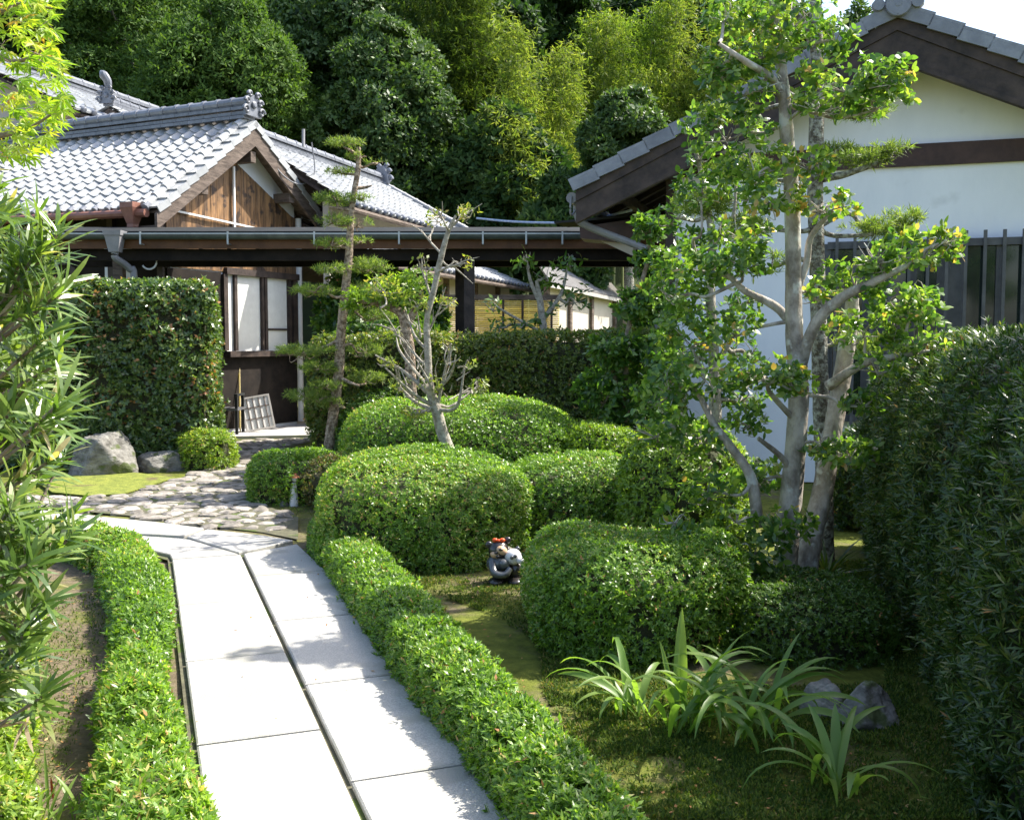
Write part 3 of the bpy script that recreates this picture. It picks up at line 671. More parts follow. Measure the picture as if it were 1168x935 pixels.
# eaves wall running away to the left (dark boards, white panels, posts)
EO = A + r*0.40 + gg*wl
def E_(t, z): return np.array([EO[0]+r[0]*t, EO[1]+r[1]*t, z])
mb = MB(); ze = A[2]-0.25-slL*1.75
mb.prism([E_(0, 0), E_(LEN-.5, 0), E_(LEN-.5, ze), E_(0, ze)], gg*0.1); mb.build('eaves_wall', 'dark', h1)
def epx(px, py): q = PL(px, py, EO, gg); return float((q-EO) @ r), float(q[2])
mb = MB()
for x0, x1 in ((142, 151), (121, 134)):
    a_, b_ = epx(x1, 300)[0], epx(x0, 300)[0]; mb.box(E_(a_, 1.0)-gg*0.03, r*(b_-a_), gg*0.03, up*2.2)
mb.build('wall_panel', 'plaster', h1)
mb = MB()
for t in (0.0, 1.05, 1.9, 3.7, 5.5): mb.cbox(E_(t+0.06, ze/2)-gg*0.02, r*0.06, gg*0.05, up*ze/2)
mb.cbox(E_(4, 2.95)-gg*0.02, r*4, gg*0.05, up*0.07)
mb.build_each('wall_post', 'wood_d', h1)
# brown gutter and hopper
mb = MB(); g0 = Ce-gg*0.06-up*0.09; pts = [g0+r*0.15, g0+r*LEN+up*.12]; mb.tube(pts, [0.065, 0.065], 10)
mb.build('eaves_gutter', 'copper', h1)
hp = PL(151, 236, g0, gg); mb = MB()
def frus(mb, c, hw0, hw1, z0, z1, mi=0):
    V = []
    for hw, z in ((hw0, z0), (hw1, z1)):
        for a, b in ((-1, -1), (1, -1), (1, 1), (-1, 1)): V.append(np.array(c)+r*a*hw+gg*b*hw+up*z)
    mb.raw(V, [[0, 1, 5, 4], [1, 2, 6, 5], [2, 3, 7, 6], [3, 0, 4, 7], [0, 3, 2, 1], [4, 5, 6, 7]], mi)
frus(mb, hp, 0.13, 0.13, -0.02, 0.06); frus(mb, hp, 0.06, 0.13, -0.26, -0.023); frus(mb, hp, 0.06, 0.06, -0.45, -0.262)
mb.build('rain_hopper', 'copper', h1)

# ---------------------------------------------------------------- covered walkway
YC = 14.5
zg = P(400, 270, YC)[2]
xl, xr = P(56, 270, YC)[0], P(664, 270, YC)[0]
cn = empty('walkway_canopy', (xl, YC, 0), 'long dark roofed walkway with steel gutter joining the wooden house to the white building', 'canopy')
mb = MB()
mb.prism([(xl, YC+0.02, zg+0.045), (xr+1.6, YC+0.02, zg+0.045), (xr+1.6, YC+0.9, zg+0.20), (xl, YC+0.9, zg+0.20)], (0, 0, 0.035))
mb.prism([(xl, YC+0.9, zg+0.20), (xr+1.6, YC+0.9, zg+0.20), (xr+1.6, YC+1.8, zg+0.045), (xl, YC+1.8, zg+0.045)], (0, 0, 0.035))
mb.build('canopy_roof', 'black', cn)
mb = MB(); V, Fc = [], []; ga = np.linspace(math.pi, 2*math.pi, 9)
for X in (xl, xr):
    for a in ga: V.append((X, YC-0.045+0.055*math.cos(a), zg+0.03+0.075*math.sin(a)))
    for a in ga[::-1]: V.append((X, YC-0.045+0.048*math.cos(a), zg+0.034+0.068*math.sin(a)))
n = 18; mb.raw(V, [[i, (i+1) % n, n+(i+1) % n, n+i] for i in range(n)]); mb.build('gutter', 'gutter', cn); mb = MB(); mb.cbox(((xl+xr)/2, YC-0.103, zg+0.033), ((xr-xl)/2, 0, 0), (0, 0.006, 0), (0, 0, 0.009)); mb.build('gutter_rim', 'steel', cn)
for px in (163, 262, 360, 456, 551, 600, 641):
    x = P(px, 270, YC)[0]; b = MB(); b.cbox((x, YC-0.108, zg-0.025), (0.012, 0, 0), (0, 0.006, 0), (0, 0, 0.085)); b.cbox((x, YC-0.045, zg-0.112), (0.012, 0, 0), (0, 0.069, 0), (0, 0, 0.006)); b.build('gutter_bracket', 'steel', cn)
mb = MB(); mb.cbox(((xl+xr)/2+0.4, YC+0.06, zg-0.06), ((xr-xl)/2+0.7, 0, 0), (0, 0.02, 0), (0, 0, 0.105)); mb.build('fascia', 'wood_br', cn)
mb = MB(); 
for yy, zz_ in ((YC+0.22, -0.24), (YC+1.45, -0.24)): mb.cbox(((xl+xr)/2+0.4, yy, zg+zz_), ((xr-xl)/2+0.7, 0, 0), (0, 0.055, 0), (0, 0, 0.08))
mb.cbox(((xl+xr)/2+.4, YC+0.9, zg+0.1), ((xr-xl)/2+.7, 0, 0), (0, 0.05, 0), (0, 0, 0.06))
x = xl+0.3
while x < xr+0.9: 
    mb.beam((x, YC+0.08, zg-0.01), (x, YC+0.86, zg+0.13), 0.045, 0.06); mb.beam((x, YC+0.94, zg+0.13), (x, YC+1.7, zg-0.01), 0.045, 0.06); x += 0.45
mb.build('canopy_frame', 'dark', cn)
for px, yy in ((535.5, YC+0.22), (525, YC+1.45)):
    X = P(px, 340, yy)[0]; p = MB(); p.cbox((X, yy, (zg-0.32)/2), (0.075, 0, 0), (0, 0.075, 0), (0, 0, (zg-0.32)/2)); p.build('post', 'wood_d', cn)
X = P(136, 300, YC+0.22)[0]; p = MB(); p.cbox((X, YC+0.22, (zg-0.32)/2), (0.07, 0, 0), (0, 0.07, 0), (0, 0, (zg-0.32)/2)); p.build('post', 'wood_g', cn)
hd = P(131, 265, YC-0.1); mb = MB()
ex, ey = np.array([1., 0, 0]), np.array([0, 1., 0])
def frus2(mb, c, a0, a1, z0, z1):
    V = []
    for hw, z in ((a0, z0), (a1, z1)):
        for a, b in ((-1, -1), (1, -1), (1, 1), (-1, 1)): V.append(np.array(c)+ex*a*hw+ey*b*hw+up*z)
    mb.raw(V, [[0, 1, 5, 4], [1, 2, 6, 5], [2, 3, 7, 6], [3, 0, 4, 7], [0, 3, 2, 1], [4, 5, 6, 7]])
frus2(mb, hd, 0.12, 0.13, -0.05, 0.02); frus2(mb, hd, 0.07, 0.11, -0.28, -0.052)
pp, rr = catmull([hd-up*0.27, hd-up*0.36, hd-up*0.5+ex*0.12+ey*0.2, hd-up*0.75+ex*0.17+ey*0.24, hd-up*3.0+ex*0.17+ey*0.24], [0.05]*5, 6); mb.tube(pp, rr, 10)
mb.build('rain_hopper', 'pipe', cn)
mb = MB(); hk = P(170, 300, YC+0.3); mb.tube([hk+up*0.02+0.11*np.array([math.cos(a), 0, math.sin(a)]) for a in np.linspace(-2.6, 1.4, 16)], 0.014, 6)
mb.tube([hk+up*0.13, hk+up*0.05], [0.01, 0.01], 5)
tag(mb.build('hose_loop', 'white'), 'loop of white hose hanging under the walkway roof by the downpipe', 'hose')

# ---------------------------------------------------------------- roofs behind the walkway
def tile_house(name, label, a, b, c, d, other, wallpoly, wallm='plaster_b', extra=None, orn=None, ridge_h=0.2, cap=True):
    h = empty(name, (np.asarray(c)+np.asarray(d))*[0.5, 0.5, 0], label, 'house')
    mb = MB(); N, nu, nv = tiled(mb, a, b, c, d, pitch=0.3, row=0.26); o = mb.build('roof', ['tile'], h)
    mb = MB(); eave_caps(mb, c, d, np.asarray(c)-np.asarray(a), nu, N, r=0.055); mb.build('eave_tiles', 'tile_e', o)
    mb = MB(); ridge(mb, np.asarray(a)-up*0.02, np.asarray(b)-up*0.02, ridge_h, 0.2, 0, 1, 3, 0.4); mb.build('roof_ridge', ['tile_d', 'tile_b'], o)
    mb = MB()      # back slope and soffit
    mb.prism([a, other[0], other[1], b], (0, 0, -0.06)); mb.prism([np.asarray(q)-N*0.08 for q in (a, b, d, c)], -N*0.05)
    mb.build('soffit', 'wood_d', o)
    if wallpoly:
        for wp in wallpoly: mb = MB(); mb.prism(wp[0], wp[1]); mb.build('wall', wallm, h)
    return h, o, N
d2 = np.array([0.303, 0.953, 0.0]); p2 = np.array([0.953, -0.303, 0.0])
R1 = P(323, 171, 20.0)
def rp(t, wd=0, dz=0): return R1 + d2*t + p2*wd + up*dz
ra, rb = rp(-1.2), rp(4.4); rc, rd = rp(-1.2, 2.05, -1.28), rp(5.3, 2.05, -1.28)
h2, ro2, _ = tile_house('tiled_house', 'house whose long tiled roof slopes down to the right just above the walkway', ra, rb, rc, rd, (rp(-1.2, -2, -1.2), rp(4.4, -2, -1.2)),
    [([rp(-1, 1.5, -R1[2]), rp(5.0, 1.5, -R1[2]), rp(5.0, 1.5, -1.10), rp(-1, 1.5, -1.10)], -p2*0.12), ([rp(5.0, 1.5, -R1[2]), rp(5.0, -1.5, -R1[2]), rp(5.0, -1.5, -1.15), rp(5, 1.5, -1.1)], -d2*0.12)])
mb = MB(); mb.tube([rc-up*0.11+p2*0.03, rd-up*0.11+p2*0.03], [0.055, 0.055], 8); mb.build('eaves_gutter', 'wood_g', ro2)
onigawara('ridge_ornament', rb+up*0.22+d2*0.1, p2*0.4+d2, 0.45, ro2, 'tile_b')
mb = MB(); ridge(mb, rb-up*0.05, rd+up*0.05, 0.1, 0.16, 0, 1, 2, 0.3); mb.build('hip_ridge', ['tile_d', 'tile_b'], ro2)
wv = [rp(t, 1.45, -1.42-0.10*math.sin(t*2.1)-0.1*t*0.3) for t in np.linspace(0.2, 4.9, 16)]
mb = MB(); mb.tube(wv, 0.012, 5); mb.build('wall_wire', 'black', h2)

R3 = P(523, 312.5, 22.0)
def r3p(t, wd=0, dz=0): return R3 + d2*t - p2*wd + up*dz
h3, ro3, _ = tile_house('tiled_house', 'low tiled house seen under the walkway beside the dark posts, above the bamboo screen', r3p(-3.5, 2.1, 1.0), r3p(3.2, 2.1, 1.0), r3p(-3.5), r3p(5.4), (r3p(-3.5, 4, 0), r3p(3.2, 4, 0)),
    [([r3p(-3.4, 0.45, -R3[2]), r3p(5.0, 0.45, -R3[2]), r3p(5.0, 0.45, 0.05), r3p(-3.4, 0.45, 0.05)], -p2*0.1)])
mb = MB(); mb.tube([R3+d2*-3.5-up*0.1+p2*.04, R3+d2*5.4-up*0.1+p2*.04], [0.05, 0.05], 8); mb.build('eaves_gutter', 'wood_g', ro3)
mb = MB()
for t in (0.3, 2.2, 3.9): mb.cbox(r3p(t, 0.40, -0.55), d2*0.06, p2*0.05, up*0.5)
mb.cbox(r3p(3.0, 0.40, -0.75), d2*0.7, p2*0.04, up*0.22); mb.build_each('wall_post', 'wood_g', h3)

# pale shed with corrugated roof at the far end
S0 = P(612, 299, 24.0); S1 = P(697, 323, 29.0); sdv = nrm((S1-S0)*[1, 1, 0]); sn = np.array([sdv[1], -sdv[0], 0])
S2 = P(628, 322, 22.6); S3 = P(712, 341, 27.6)
h4 = empty('garden_shed', S2*[1, 1, 0], 'pale shed with thin corrugated roof at the right end of the bamboo screen', 'shed')
mb = MB(); n = 60; V = []
for i in range(n*2+1):
    f = i/(n*2); z = 0.02*math.cos(i*math.pi)
    for a_, b_ in ((S0, S1), (S2, S3)): V.append(a_+(b_-a_)*f+up*z)
mb.raw(V, [[2*i, 2*i+1, 2*i+3, 2*i+2] for i in range(n*2)]); mb.raw(np.array(V)-up*0.03, [[2*i, 2*i+2, 2*i+3, 2*i+1] for i in range(n*2)])
mb.box(S2-up*0.11, S3-S2, nrm(S0-S2)*0.03, up*0.09); mb.box(S0-up*0.08, S1-S0, nrm(S2-S0)*0.03, up*0.08)
mb.build('corrugated_roof', 'lattice', h4)
W0, W1 = S2+nrm((S0-S2)*[1, 1, 0])*0.4, S2+(S3-S2)*0.9+nrm((S0-S2)*[1, 1, 0])*0.4
mb = MB(); mb.prism([W0*[1, 1, 0], W1*[1, 1, 0], W1-up*0.05, W0-up*0.05], nrm((S0-S2)*[1, 1, 0])*0.1); mb.build('wall', 'plaster_b', h4)
mb = MB()
for f in (0.0, 0.3, 0.62, 1.0): q_ = W0+(W1-W0)*f; mb.cbox(q_*[1, 1, 0.5]-nrm((S0-S2)*[1, 1, 0])*0.05, sdv*0.07, sn*0.05, up*(q_[2]/2-.06))
mb.build_each('wall_post', 'wood_g', h4)

# bamboo screen fence
YB = 19.5
bf = empty('bamboo_fence', (P(560, 378, YB)[0], YB, 0), 'yellow bamboo screen of thin horizontal canes behind the clipped hedge', 'fence')
x0, x1 = P(468, 350, YB)[0], P(638, 350, YB)[0]; ztf = P(560, 342, YB)[2]; mb = MB(); z = 0.1
while z < ztf:
    xa = x0
    while xa < x1:
        xb = min(xa+rng.uniform(1.2, 2.2), x1); mb.tube([(xa, YB+rng.uniform(-.004, .004), z), (xb, YB, z+rng.uniform(-.004, .004))], [0.017, 0.015], 6, cap=False); xa = xb
    z += 0.038
mb.build('canes', 'bambooscreen', bf)
for px in (490, 531, 574, 596, 629): X = P(px, 350, YB)[0]; p = MB(); p.cbox((X, YB-0.04, ztf/2), (0.022, 0, 0), (0, 0.02, 0), (0, 0, ztf/2)); p.build('batten', 'wood_d', bf)
p = MB(); p.cbox(((x0+x1)/2, YB, ztf+0.05), ((x1-x0)/2, 0, 0), (0, 0.05, 0), (0, 0, 0.045)); p.build('cap_rail', 'wood_g', bf)

# house far left behind the main ridge
K1 = P(30, 86, 23.0)
def kp(t, wd=0, dz=0): return K1 + d2*t + p2*wd + up*dz
ka, kb = kp(-2), kp(4.6); 
h5, ro5, _ = tile_house('tiled_house', 'house behind the wooden one, with a small dark gable and curved finial', ka, kb, kp(-2, 3.0, -1.35), kp(7.0, 3.0, -1.35), (kp(-2, -2.5, -1.3), kp(4.6, -2.5, -1.3)),
    [([kp(-1.6, 2.2, -K1[2]), kp(5.6, 2.2, -K1[2]), kp(5.6, 2.2, -1.05), kp(-1.6, 2.2, -1.05)], -p2*0.12), ([kp(-1.6, 2.2, -K1[2]), kp(-1.6, -2, -K1[2]), kp(-1.6, -2, -1.1), kp(-1.6, 0, -0.12), kp(-1.6, 2.2, -1.1)], d2*0.12)], ridge_h=0.28)
# small gable dormer on it
q0 = P(124, 121, 21.2); ql = P(84, 150, 21.2); qr = P(170, 146, 21.2); dv = np.array([0.25, 0.97, 0.0]); N_ = None
dm = MB(); N5, a5, b5 = tiled(dm, q0+dv*2.6, q0-dv*0.05, qr+dv*2.6+up*0.0, qr-dv*0.05, 0.27, 0.24); tiled(dm, q0-dv*0.05, q0+dv*2.6, ql-dv*0.05, ql+dv*2.6, 0.27, 0.24)
ridge(dm, q0-dv*0.02, q0+dv*2.6, 0.16, 0.18, 1, 1, 2)
dr = dm.build('dormer_roof', ['tile', 'tile_d'], h5)
mb = MB(); mb.prism([q0-up*0.05, ql-up*0.05, ql-up*0.2, q0-up*0.24], dv*0.05); mb.prism([q0-up*0.05, qr-up*0.05, qr-up*0.2, q0-up*0.24], dv*0.05); mb.build('dormer_bargeboard', 'wood_g', dr)
mb = MB(); mb.prism([q0+dv*.3-up*0.05, ql+dv*.3-up*0.05, ql+dv*.3-up*1, qr+dv*.3-up*1, qr+dv*.3-up*0.05], dv*0.1); mb.build('dormer_wall', 'wood_d', dr)
mb = MB(); mb.beam(q0+dv*.2-up*0.42, ql*0.25+qr*0.75+dv*.2-up*.1, 0.04, 0.06); mb.beam(q0+dv*.2-up*0.42, ql*0.72+qr*0.28+dv*.2-up*.1, 0.04, 0.06); mb.build('dormer_strut', 'white', dr)
onigawara('dormer_ornament', q0+up*0.2-dv*0.05, -dv, 0.32, dr)
mb = MB(); pp, rr = catmull([q0+up*0.35, q0+up*0.5-dv*0.02, q0+up*0.62-dv*0.05-ex*0.06, q0+up*0.7-ex*0.14], [0.07, 0.085, 0.09, 0.03], 5); mb.tube(pp, rr, 10); mb.build('ridge_finial', 'tile_d', dr)

# ---------------------------------------------------------------- white building on the right
YW = 11.0
P0 = P(1100, 300, YW)*[1, 1, 0]; u = np.array([-0.954, 0.299, 0.0]); m_ = np.array([-0.299, -0.954, 0.0])
def bp(px, py, off=0.0): q = PL(px, py, P0+m_*off, m_); return float((q-P0) @ u), float(q[2])
def B_(t, z, off=0.0): return P0 + u*t + m_*off + up*z
hw_ = empty('white_building', P0, 'white plastered building with blue grey tiled gable and dark slatted window', 'building')
ta, za = bp(1024, 14, 0.55); te, zte = bp(656, 214, 0.55); sl_ = (za-zte)/(te-ta); tR = 2*ta-te
tc_, _ = bp(762, 300); 
mb = MB(); DB = 7.0
zr_ = lambda t: za-0.10-sl_*abs(t-ta)
mb.prism([B_(tc_, 0), B_(tR+0.5, 0), B_(tR+0.5, zr_(tR+0.5)), B_(ta, zr_(ta)), B_(tc_, zr_(tc_))], -m_*0.15)
mb.prism([B_(tc_, 0, -0.15), B_(tc_, 0, -DB), B_(tc_, zr_(tc_), -DB), B_(tc_, zr_(tc_), -0.15)], -u*0.15)
mb.build('wall', 'plaster', hw_)
mb = MB()
ApL, EvL, EvR = (ta, za), (te, zte), (tR, zte)
Na, n1_, n2_ = tiled(mb, B_(ta, za+.06, 0.35), B_(ta, za+.06, -DB), B_(te, zte+.06, .35), B_(te, zte+.06, -DB)); Nb, _, _ = tiled(mb, B_(ta, za+.06, -DB), B_(ta, za+.06, .35), B_(tR, zte+.06, -DB), B_(tR, zte+.06, .35))
rw = mb.build('roof', ['tile_b'], hw_)
mb = MB()
for T_, N_ in ((te, Na), (tR, Nb)):
    a_ = B_(ta, za, 0.57); b_ = B_(T_, zte, 0.57); dn = nrm(b_-a_); L = np.linalg.norm(b_-a_); n = int(L/0.30)
    for i in range(n):
        p = a_+dn*(L*i/n) + dn*0.02
        mb.box(p-N_*0.05, dn*(L/n*1.05)+N_*0.025, -m_*0.03, N_*0.115); mb.box(p+N_*0.066, dn*(L/n*1.05)+N_*0.025, -m_*0.24, N_*0.03)
mb.build('verge_tiles', 'tile_b', rw)
mb = MB(); ridge(mb, B_(ta, za+0.06, 0.5), B_(ta, za+.06, -DB), 0.22, 0.22, 0, 0, 3)
c = B_(ta, za+0.06, 0.585); mb.tube([c, c+m_*0.05], [0.125, 0.125], 20); mb.tube([c+m_*0.05, c+m_*0.062, c+m_*0.064, c+m_*0.052], [0.12, 0.12, 0.095, 0.09], 20); mb.tube([c+m_*0.045, c+m_*0.068], [0.04, 0.03], 10)
for sg in (-1, 1): cc_ = c+u*sg*0.19+up*0.02-m_*.04; mb.tube([cc_, cc_+m_*0.06], [0.07, 0.06], 14)
mb.build('roof_ridge', 'tile_b', rw)
mb = MB()
for T_ in (te, tR):
    a_ = B_(ta, za-0.035, 0.53); b_ = B_(T_, zte-0.035, 0.53)
    mb.prism([a_, b_, b_-up*0.12, a_-up*0.14], -m_*0.05); mb.prism([a_-up*0.142-m_*.02, b_-up*0.122-m_*.02, b_-up*0.32-m_*.02, a_-up*0.40-m_*.02], -m_*0.05)
    mb.prism([a_-up*0.402-m_*.0, b_-up*0.322-m_*.0, b_-up*0.37-m_*.0, a_-up*0.46-m_*.0], -m_*0.09)
mb.build('bargeboard', 'wood_d', hw_)
mb = MB()
for T_, N_ in ((te, Na), (tR, Nb)):
    a_, b_ = B_(ta, za-.03, .5), B_(T_, zte-.03, .5); mb.prism([a_, b_, b_-m_*(DB+.4), a_-m_*(DB+.4)], -N_*0.03)
    for k in range(16): q_ = -m_*(0.5+k*0.42); mb.beam(a_+q_-N_*0.06, b_+q_-N_*0.06, 0.055, 0.06)
mb.cbox(B_(ta, za-0.56, .25), u*0.08, m_*0.25, up*0.09); mb.cbox(B_(tc_-.05, zr_(tc_)-0.16, .2), u*0.08, m_*0.30, up*0.1)
mb.cbox(B_(te-0.35, zte+0.02, -DB/2+.25), u*0.05, m_*(DB/2+.1), up*0.06)
mb.build('rafters', 'wood_d', rw)
tb0, zb1 = bp(1168, 158.5); tb1, zb2 = bp(1168, 184)
mb = MB(); mb.cbox(B_((tc_+tR)/2, (zb1+zb2)/2, 0.02), u*((tc_-tR)/2-0.01), m_*0.03, up*((zb1-zb2)/2)); mb.build('tie_beam', 'wood_red', hw_)
mb = MB(); mb.cbox(B_(tc_-0.03, zb2/2-0.005, 0.015), u*0.055, m_*0.04, up*(zb2/2-.01)); mb.build('corner_post', 'wood_d', hw_)
# slatted window
tw0, zw = bp(944, 277); tw1, zw1 = bp(1168, 273)
zbot = 0.75
wn = MB(); tend = tR+1.0
wn.cbox(B_((tw0+tend)/2, zw1-0.02, 0.05), u*((tw0-tend)/2), m_*0.045, up*0.04); wn.cbox(B_((tw0+tend)/2, zbot, 0.05), u*((tw0-tend)/2), m_*0.045, up*0.04); wn.cbox(B_(tw0, (zw1+zbot)/2, 0.03), u*0.04, m_*0.04, up*(zw1-zbot)/2)
wf = wn.build('window', 'slat', hw_)
t = tw0-0.10
while t > tend+0.1:
    b = MB(); b.cbox(B_(t, (zw1+0.1+zbot-.1)/2, 0.115), u*0.017, m_*0.018, up*((zw1-zbot)/2+0.10)); b.build('bar', 'slat', wf); t -= 0.188
gl = MB(); gl.cbox(B_((tw0+tend)/2, (zw1+zbot)/2, 0.012), u*((tw0-tend)/2-.04), m_*0.008, up*((zw1-zbot)/2-.02)); gl.build('pane', 'glass', wf)
fr = MB()
for tt in np.arange(tw0-0.02, tend, -0.86):
    fr.cbox(B_(tt-0.02, (zw1+zbot)/2, 0.035), u*0.035, m_*0.02, up*((zw1-zbot)/2-.05))
fr.cbox(B_((tw0+tend)/2, zbot+(zw1-zbot)*0.42, 0.034), u*((tw0-tend)/2-.04), m_*0.012, up*0.025)
for tt in (bp(1085, 320)[0], bp(1000, 320)[0]): fr.cbox(B_(tt, (zw1+zbot)/2, 0.027), u*0.15, m_*0.006, up*((zw1-zbot)/2-.06))
fr.build('window_frame', 'slat', wf)
# gutter end, pipe and the small porch roof at its left corner
mb = MB(); gq = B_(te+0.07, zte-0.10, 0.45); mb.tube([gq, gq-m_*(DB+.6)], [0.065, 0.065], 10)
V = []
pp, rr = catmull([gq-m_*.25-up*.04, gq-m_*.25-up*0.2-u*0.02, gq-m_*.28-up*0.31-u*0.15, B_(tc_+0.12, zte-0.75, 0.08), B_(tc_+0.10, zte-0.95, 0.08), B_(tc_+0.10, 0.1, 0.08)], [0.045]*6, 6); mb.tube(pp, rr, 10)
pp, rr = catmull([gq+up*.02, gq-up*0.12+m_*.05, gq-up*0.2, gq-up*0.12-m_*.08-u*.05], [0.012]*4, 5); mb.tube(pp, rr, 6)
mb.build('eaves_gutter', 'pipe', hw_)
q1, q2, q3 = P(661, 259, 13.2), P(662, 272, 13.2), P(722, 277, 12.8); q4 = P(722, 250, 12.8)
mb = MB(); mb.prism([q1, q2, q3, q4], (0.1, 0.5, 0)); mb.build('porch_beam', 'wood_red', hw_)
mb = MB(); mb.prism([P(683, 274, 13.22), P(722, 292, 12.9), P(722, 279, 12.9)], (0.05, 0.1, 0)); mb.build('porch_gable', 'plaster_b', hw_)
mb = MB(); mb.beam(P(640, 256, 13.5), P(722, 249, 13.1), 0.5, 0.03); mb.build('porch_roof', 'black', hw_)
# cable slung between the roofs
cb = MB(); pts = [P(544, 249, 16.0), P(580, 252.5, 15.5), P(620, 254, 15), P(664, 253, 14.4), P(720, 240, 12.5)]; pp, rr = catmull(pts, [0.018]*5, 8); cb.tube(pp, rr, 6)
tag(cb.build('cable', 'cable'), 'pale blue and white cable slung above the walkway roof', 'cable')

# ================================================================== HEDGES AND CLIPPED SHRUBS
Lp = [(2.2, (0.42, 0.72)), (2.9, None)]
hL = [G(575, 935)[:2]]
def pl(pix, z): return np.array([G(x, y, z)[:2] for x, y in pix])
left = pl([(338, 606), (372, 658), (405, 705), (447, 768), (480, 815), (530, 868), (575, 935), (680, 1090)], 0.02)
right = pl([(412, 596), (430, 612), (500, 680), (560, 740), (610, 790), (660, 840), (700, 880), (750, 930), (900, 1100)], 0.24)
yy = np.r_[8.15, np.linspace(7.6, 2.1, 14)]
lx = np.interp(yy, left[::-1, 1], left[::-1, 0]); rx_ = np.interp(yy, right[::-1, 1], right[::-1, 0])
lx[0] += 0.08; cen = np.stack([(lx+rx_)/2, yy], 1); hwid = np.clip((rx_-lx)/2*0.86, 0.12, 0.20)
shrub('border_hedge', sweep(cen, hwid, 0.235, e=0.45, rc=0.12, amp=0.022, freq=5, seed=3, step=0.05),
      'long low clipped azalea border running along the right side of the slab path', 'hedge', 'azalea', 5200, 7, 0.028, 0.0105, depth=0.02, prof=LEAF3, spread=(30, 80), core=0.035, stray=0.012)
cl = [G(x, y, 0.12)[:2] for x, y in [(92, 612), (140, 634), (164, 690), (160, 735), (150, 780), (160, 840), (166, 940), (175, 1060)]]
shrub('border_hedge', sweep(cl, [0.15, 0.17, 0.14, 0.10, 0.115, 0.135, 0.15, 0.15], [0.22, 0.22, 0.2, 0.14, 0.18, 0.2, 0.22, 0.22], e=0.55, rc=0.15, amp=0.03, freq=6, seed=5, step=0.05),
      'low loose azalea border along the left side of the slab path', 'hedge', 'azalea', 4600, 7, 0.031, 0.0115, depth=0.03, prof=LEAF3, spread=(30, 80), core=0.05, stray=0.02)
cl = [G(x, y, 0.10)[:2] for x, y in [(22, 700), (-10, 740), (-25, 800), (-32, 870), (-50, 960)]]
shrub('border_hedge', sweep(cl, 0.17, [0.16, 0.2, 0.22, 0.2, 0.18], e=0.55, rc=0.15, amp=0.04, freq=6, seed=6, step=0.05),
      'short yellow green border at the far left edge beyond the bare soil', 'hedge', 'azalea_y', 3200, 6, 0.030, 0.011, depth=0.03, prof=LEAF3, core=0.05)
mounds = [
 ('clipped_shrub', (-0.66, 7.62), 0.80, 0.76, 0.72, 0.55, 'azalea', 'big rounded clipped azalea in front of the small leaning tree, beside the figurine', 3600, 0.023),
 ('clipped_shrub', (-0.44, 9.40), 1.08, 0.98, 1.05, 0.58, 'azalea', 'broad clipped azalea mound behind the leaning tree, below the long hedge', 2600, 0.026),
 ('clipped_shrub', (0.82, 8.85), 0.38, 0.45, 0.86, 0.6, 'azalea_y', 'upright yellow green shrub between the broad mound and the dark camellia', 1700, 0.030),
 ('clipped_shrub', (0.45, 8.0), 0.52, 0.56, 0.66, 0.52, 'azalea', 'small azalea behind the figurine, right of the big mound', 2800, 0.024),
 ('clipped_shrub', (0.68, 5.55), 0.57, 0.72, 0.52, 0.56, 'azalea', 'rounded azalea in front of the tall pale tree, left of its trunks', 4000, 0.023),
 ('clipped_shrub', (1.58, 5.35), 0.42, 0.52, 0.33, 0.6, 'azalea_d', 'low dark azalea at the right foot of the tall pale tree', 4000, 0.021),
 ('clipped_shrub', (1.28, 7.30), 0.46, 0.48, 1.0, 0.85, 'azalea_y', 'taller yellowish shrub standing behind the tall tree trunks', 1500, 0.034),
 ('clipped_shrub', (-2.18, 10.25), 0.46, 0.50, 0.46, 0.8, 'azalea', 'loose green azalea at the foot of the tall thin pine, beside the stone paving', 2200, 0.030),
 ('clipped_shrub', (-1.72, 9.85), 0.26, 0.32, 0.44, 0.7, 'russet', 'small brownish shrub between the pine trunk and the big clipped mound', 1800, 0.030),
 ('clipped_shrub', (-3.86, 12.75), 0.32, 0.30, 0.46, 0.7, 'azalea_y', 'bright green bush at the lower right corner of the square hedge', 1500, 0.036),
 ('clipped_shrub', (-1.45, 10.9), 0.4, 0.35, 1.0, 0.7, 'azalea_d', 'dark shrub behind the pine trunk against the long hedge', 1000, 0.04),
]
for i, (nm, c, a, b, h, e, mt_, lb, dn, lf) in enumerate(mounds):
    shrub(nm, dome(c, a, b, h, e, 0.07, 3.2, 20+i), lb, 'shrub', mt_, dn, 6, lf, lf*0.42, depth=0.045, stray=0.03, prof=LEAF3 if c[1] < 8.5 else None, core=0.075, group='clipped azaleas of the garden')
shrub('evergreen_bush', dome((3.3, 8.75), 0.6, 0.35, 0.85, 0.7, 0.1, 2.5, 58), 'low dark bush at the foot of the white wall behind the leaning pale trunk', 'shrub', 'podo_d', 700, 6, 0.06, 0.02, depth=0.1, prof=None, core=0.12, jit=0.6)
# square camellia hedge on the left
xa, xb = -6.6, P(250, 430, 13.3)[0]
shrub('square_hedge', sweep([(xb-0.02, 13.35), (xb-0.6, 13.2), (-5.2, 13.05), (-6.2, 13.0), (-7.4, 13.1)], [0.55, 0.55, 0.55, 0.55, 0.55], [2.36]*5, e=0.3, rc=0.16, amp=0.06, freq=3, seed=8, step=0.12, nprof=46),
      'tall square clipped camellia hedge in front of the wooden house, behind the grey boulder', 'hedge', 'camellia_h', 760, 6, 0.055, 0.034, depth=0.07, prof=LEAF3, spread=(35, 95), core=0.10, stray=0.03, jit=0.6)
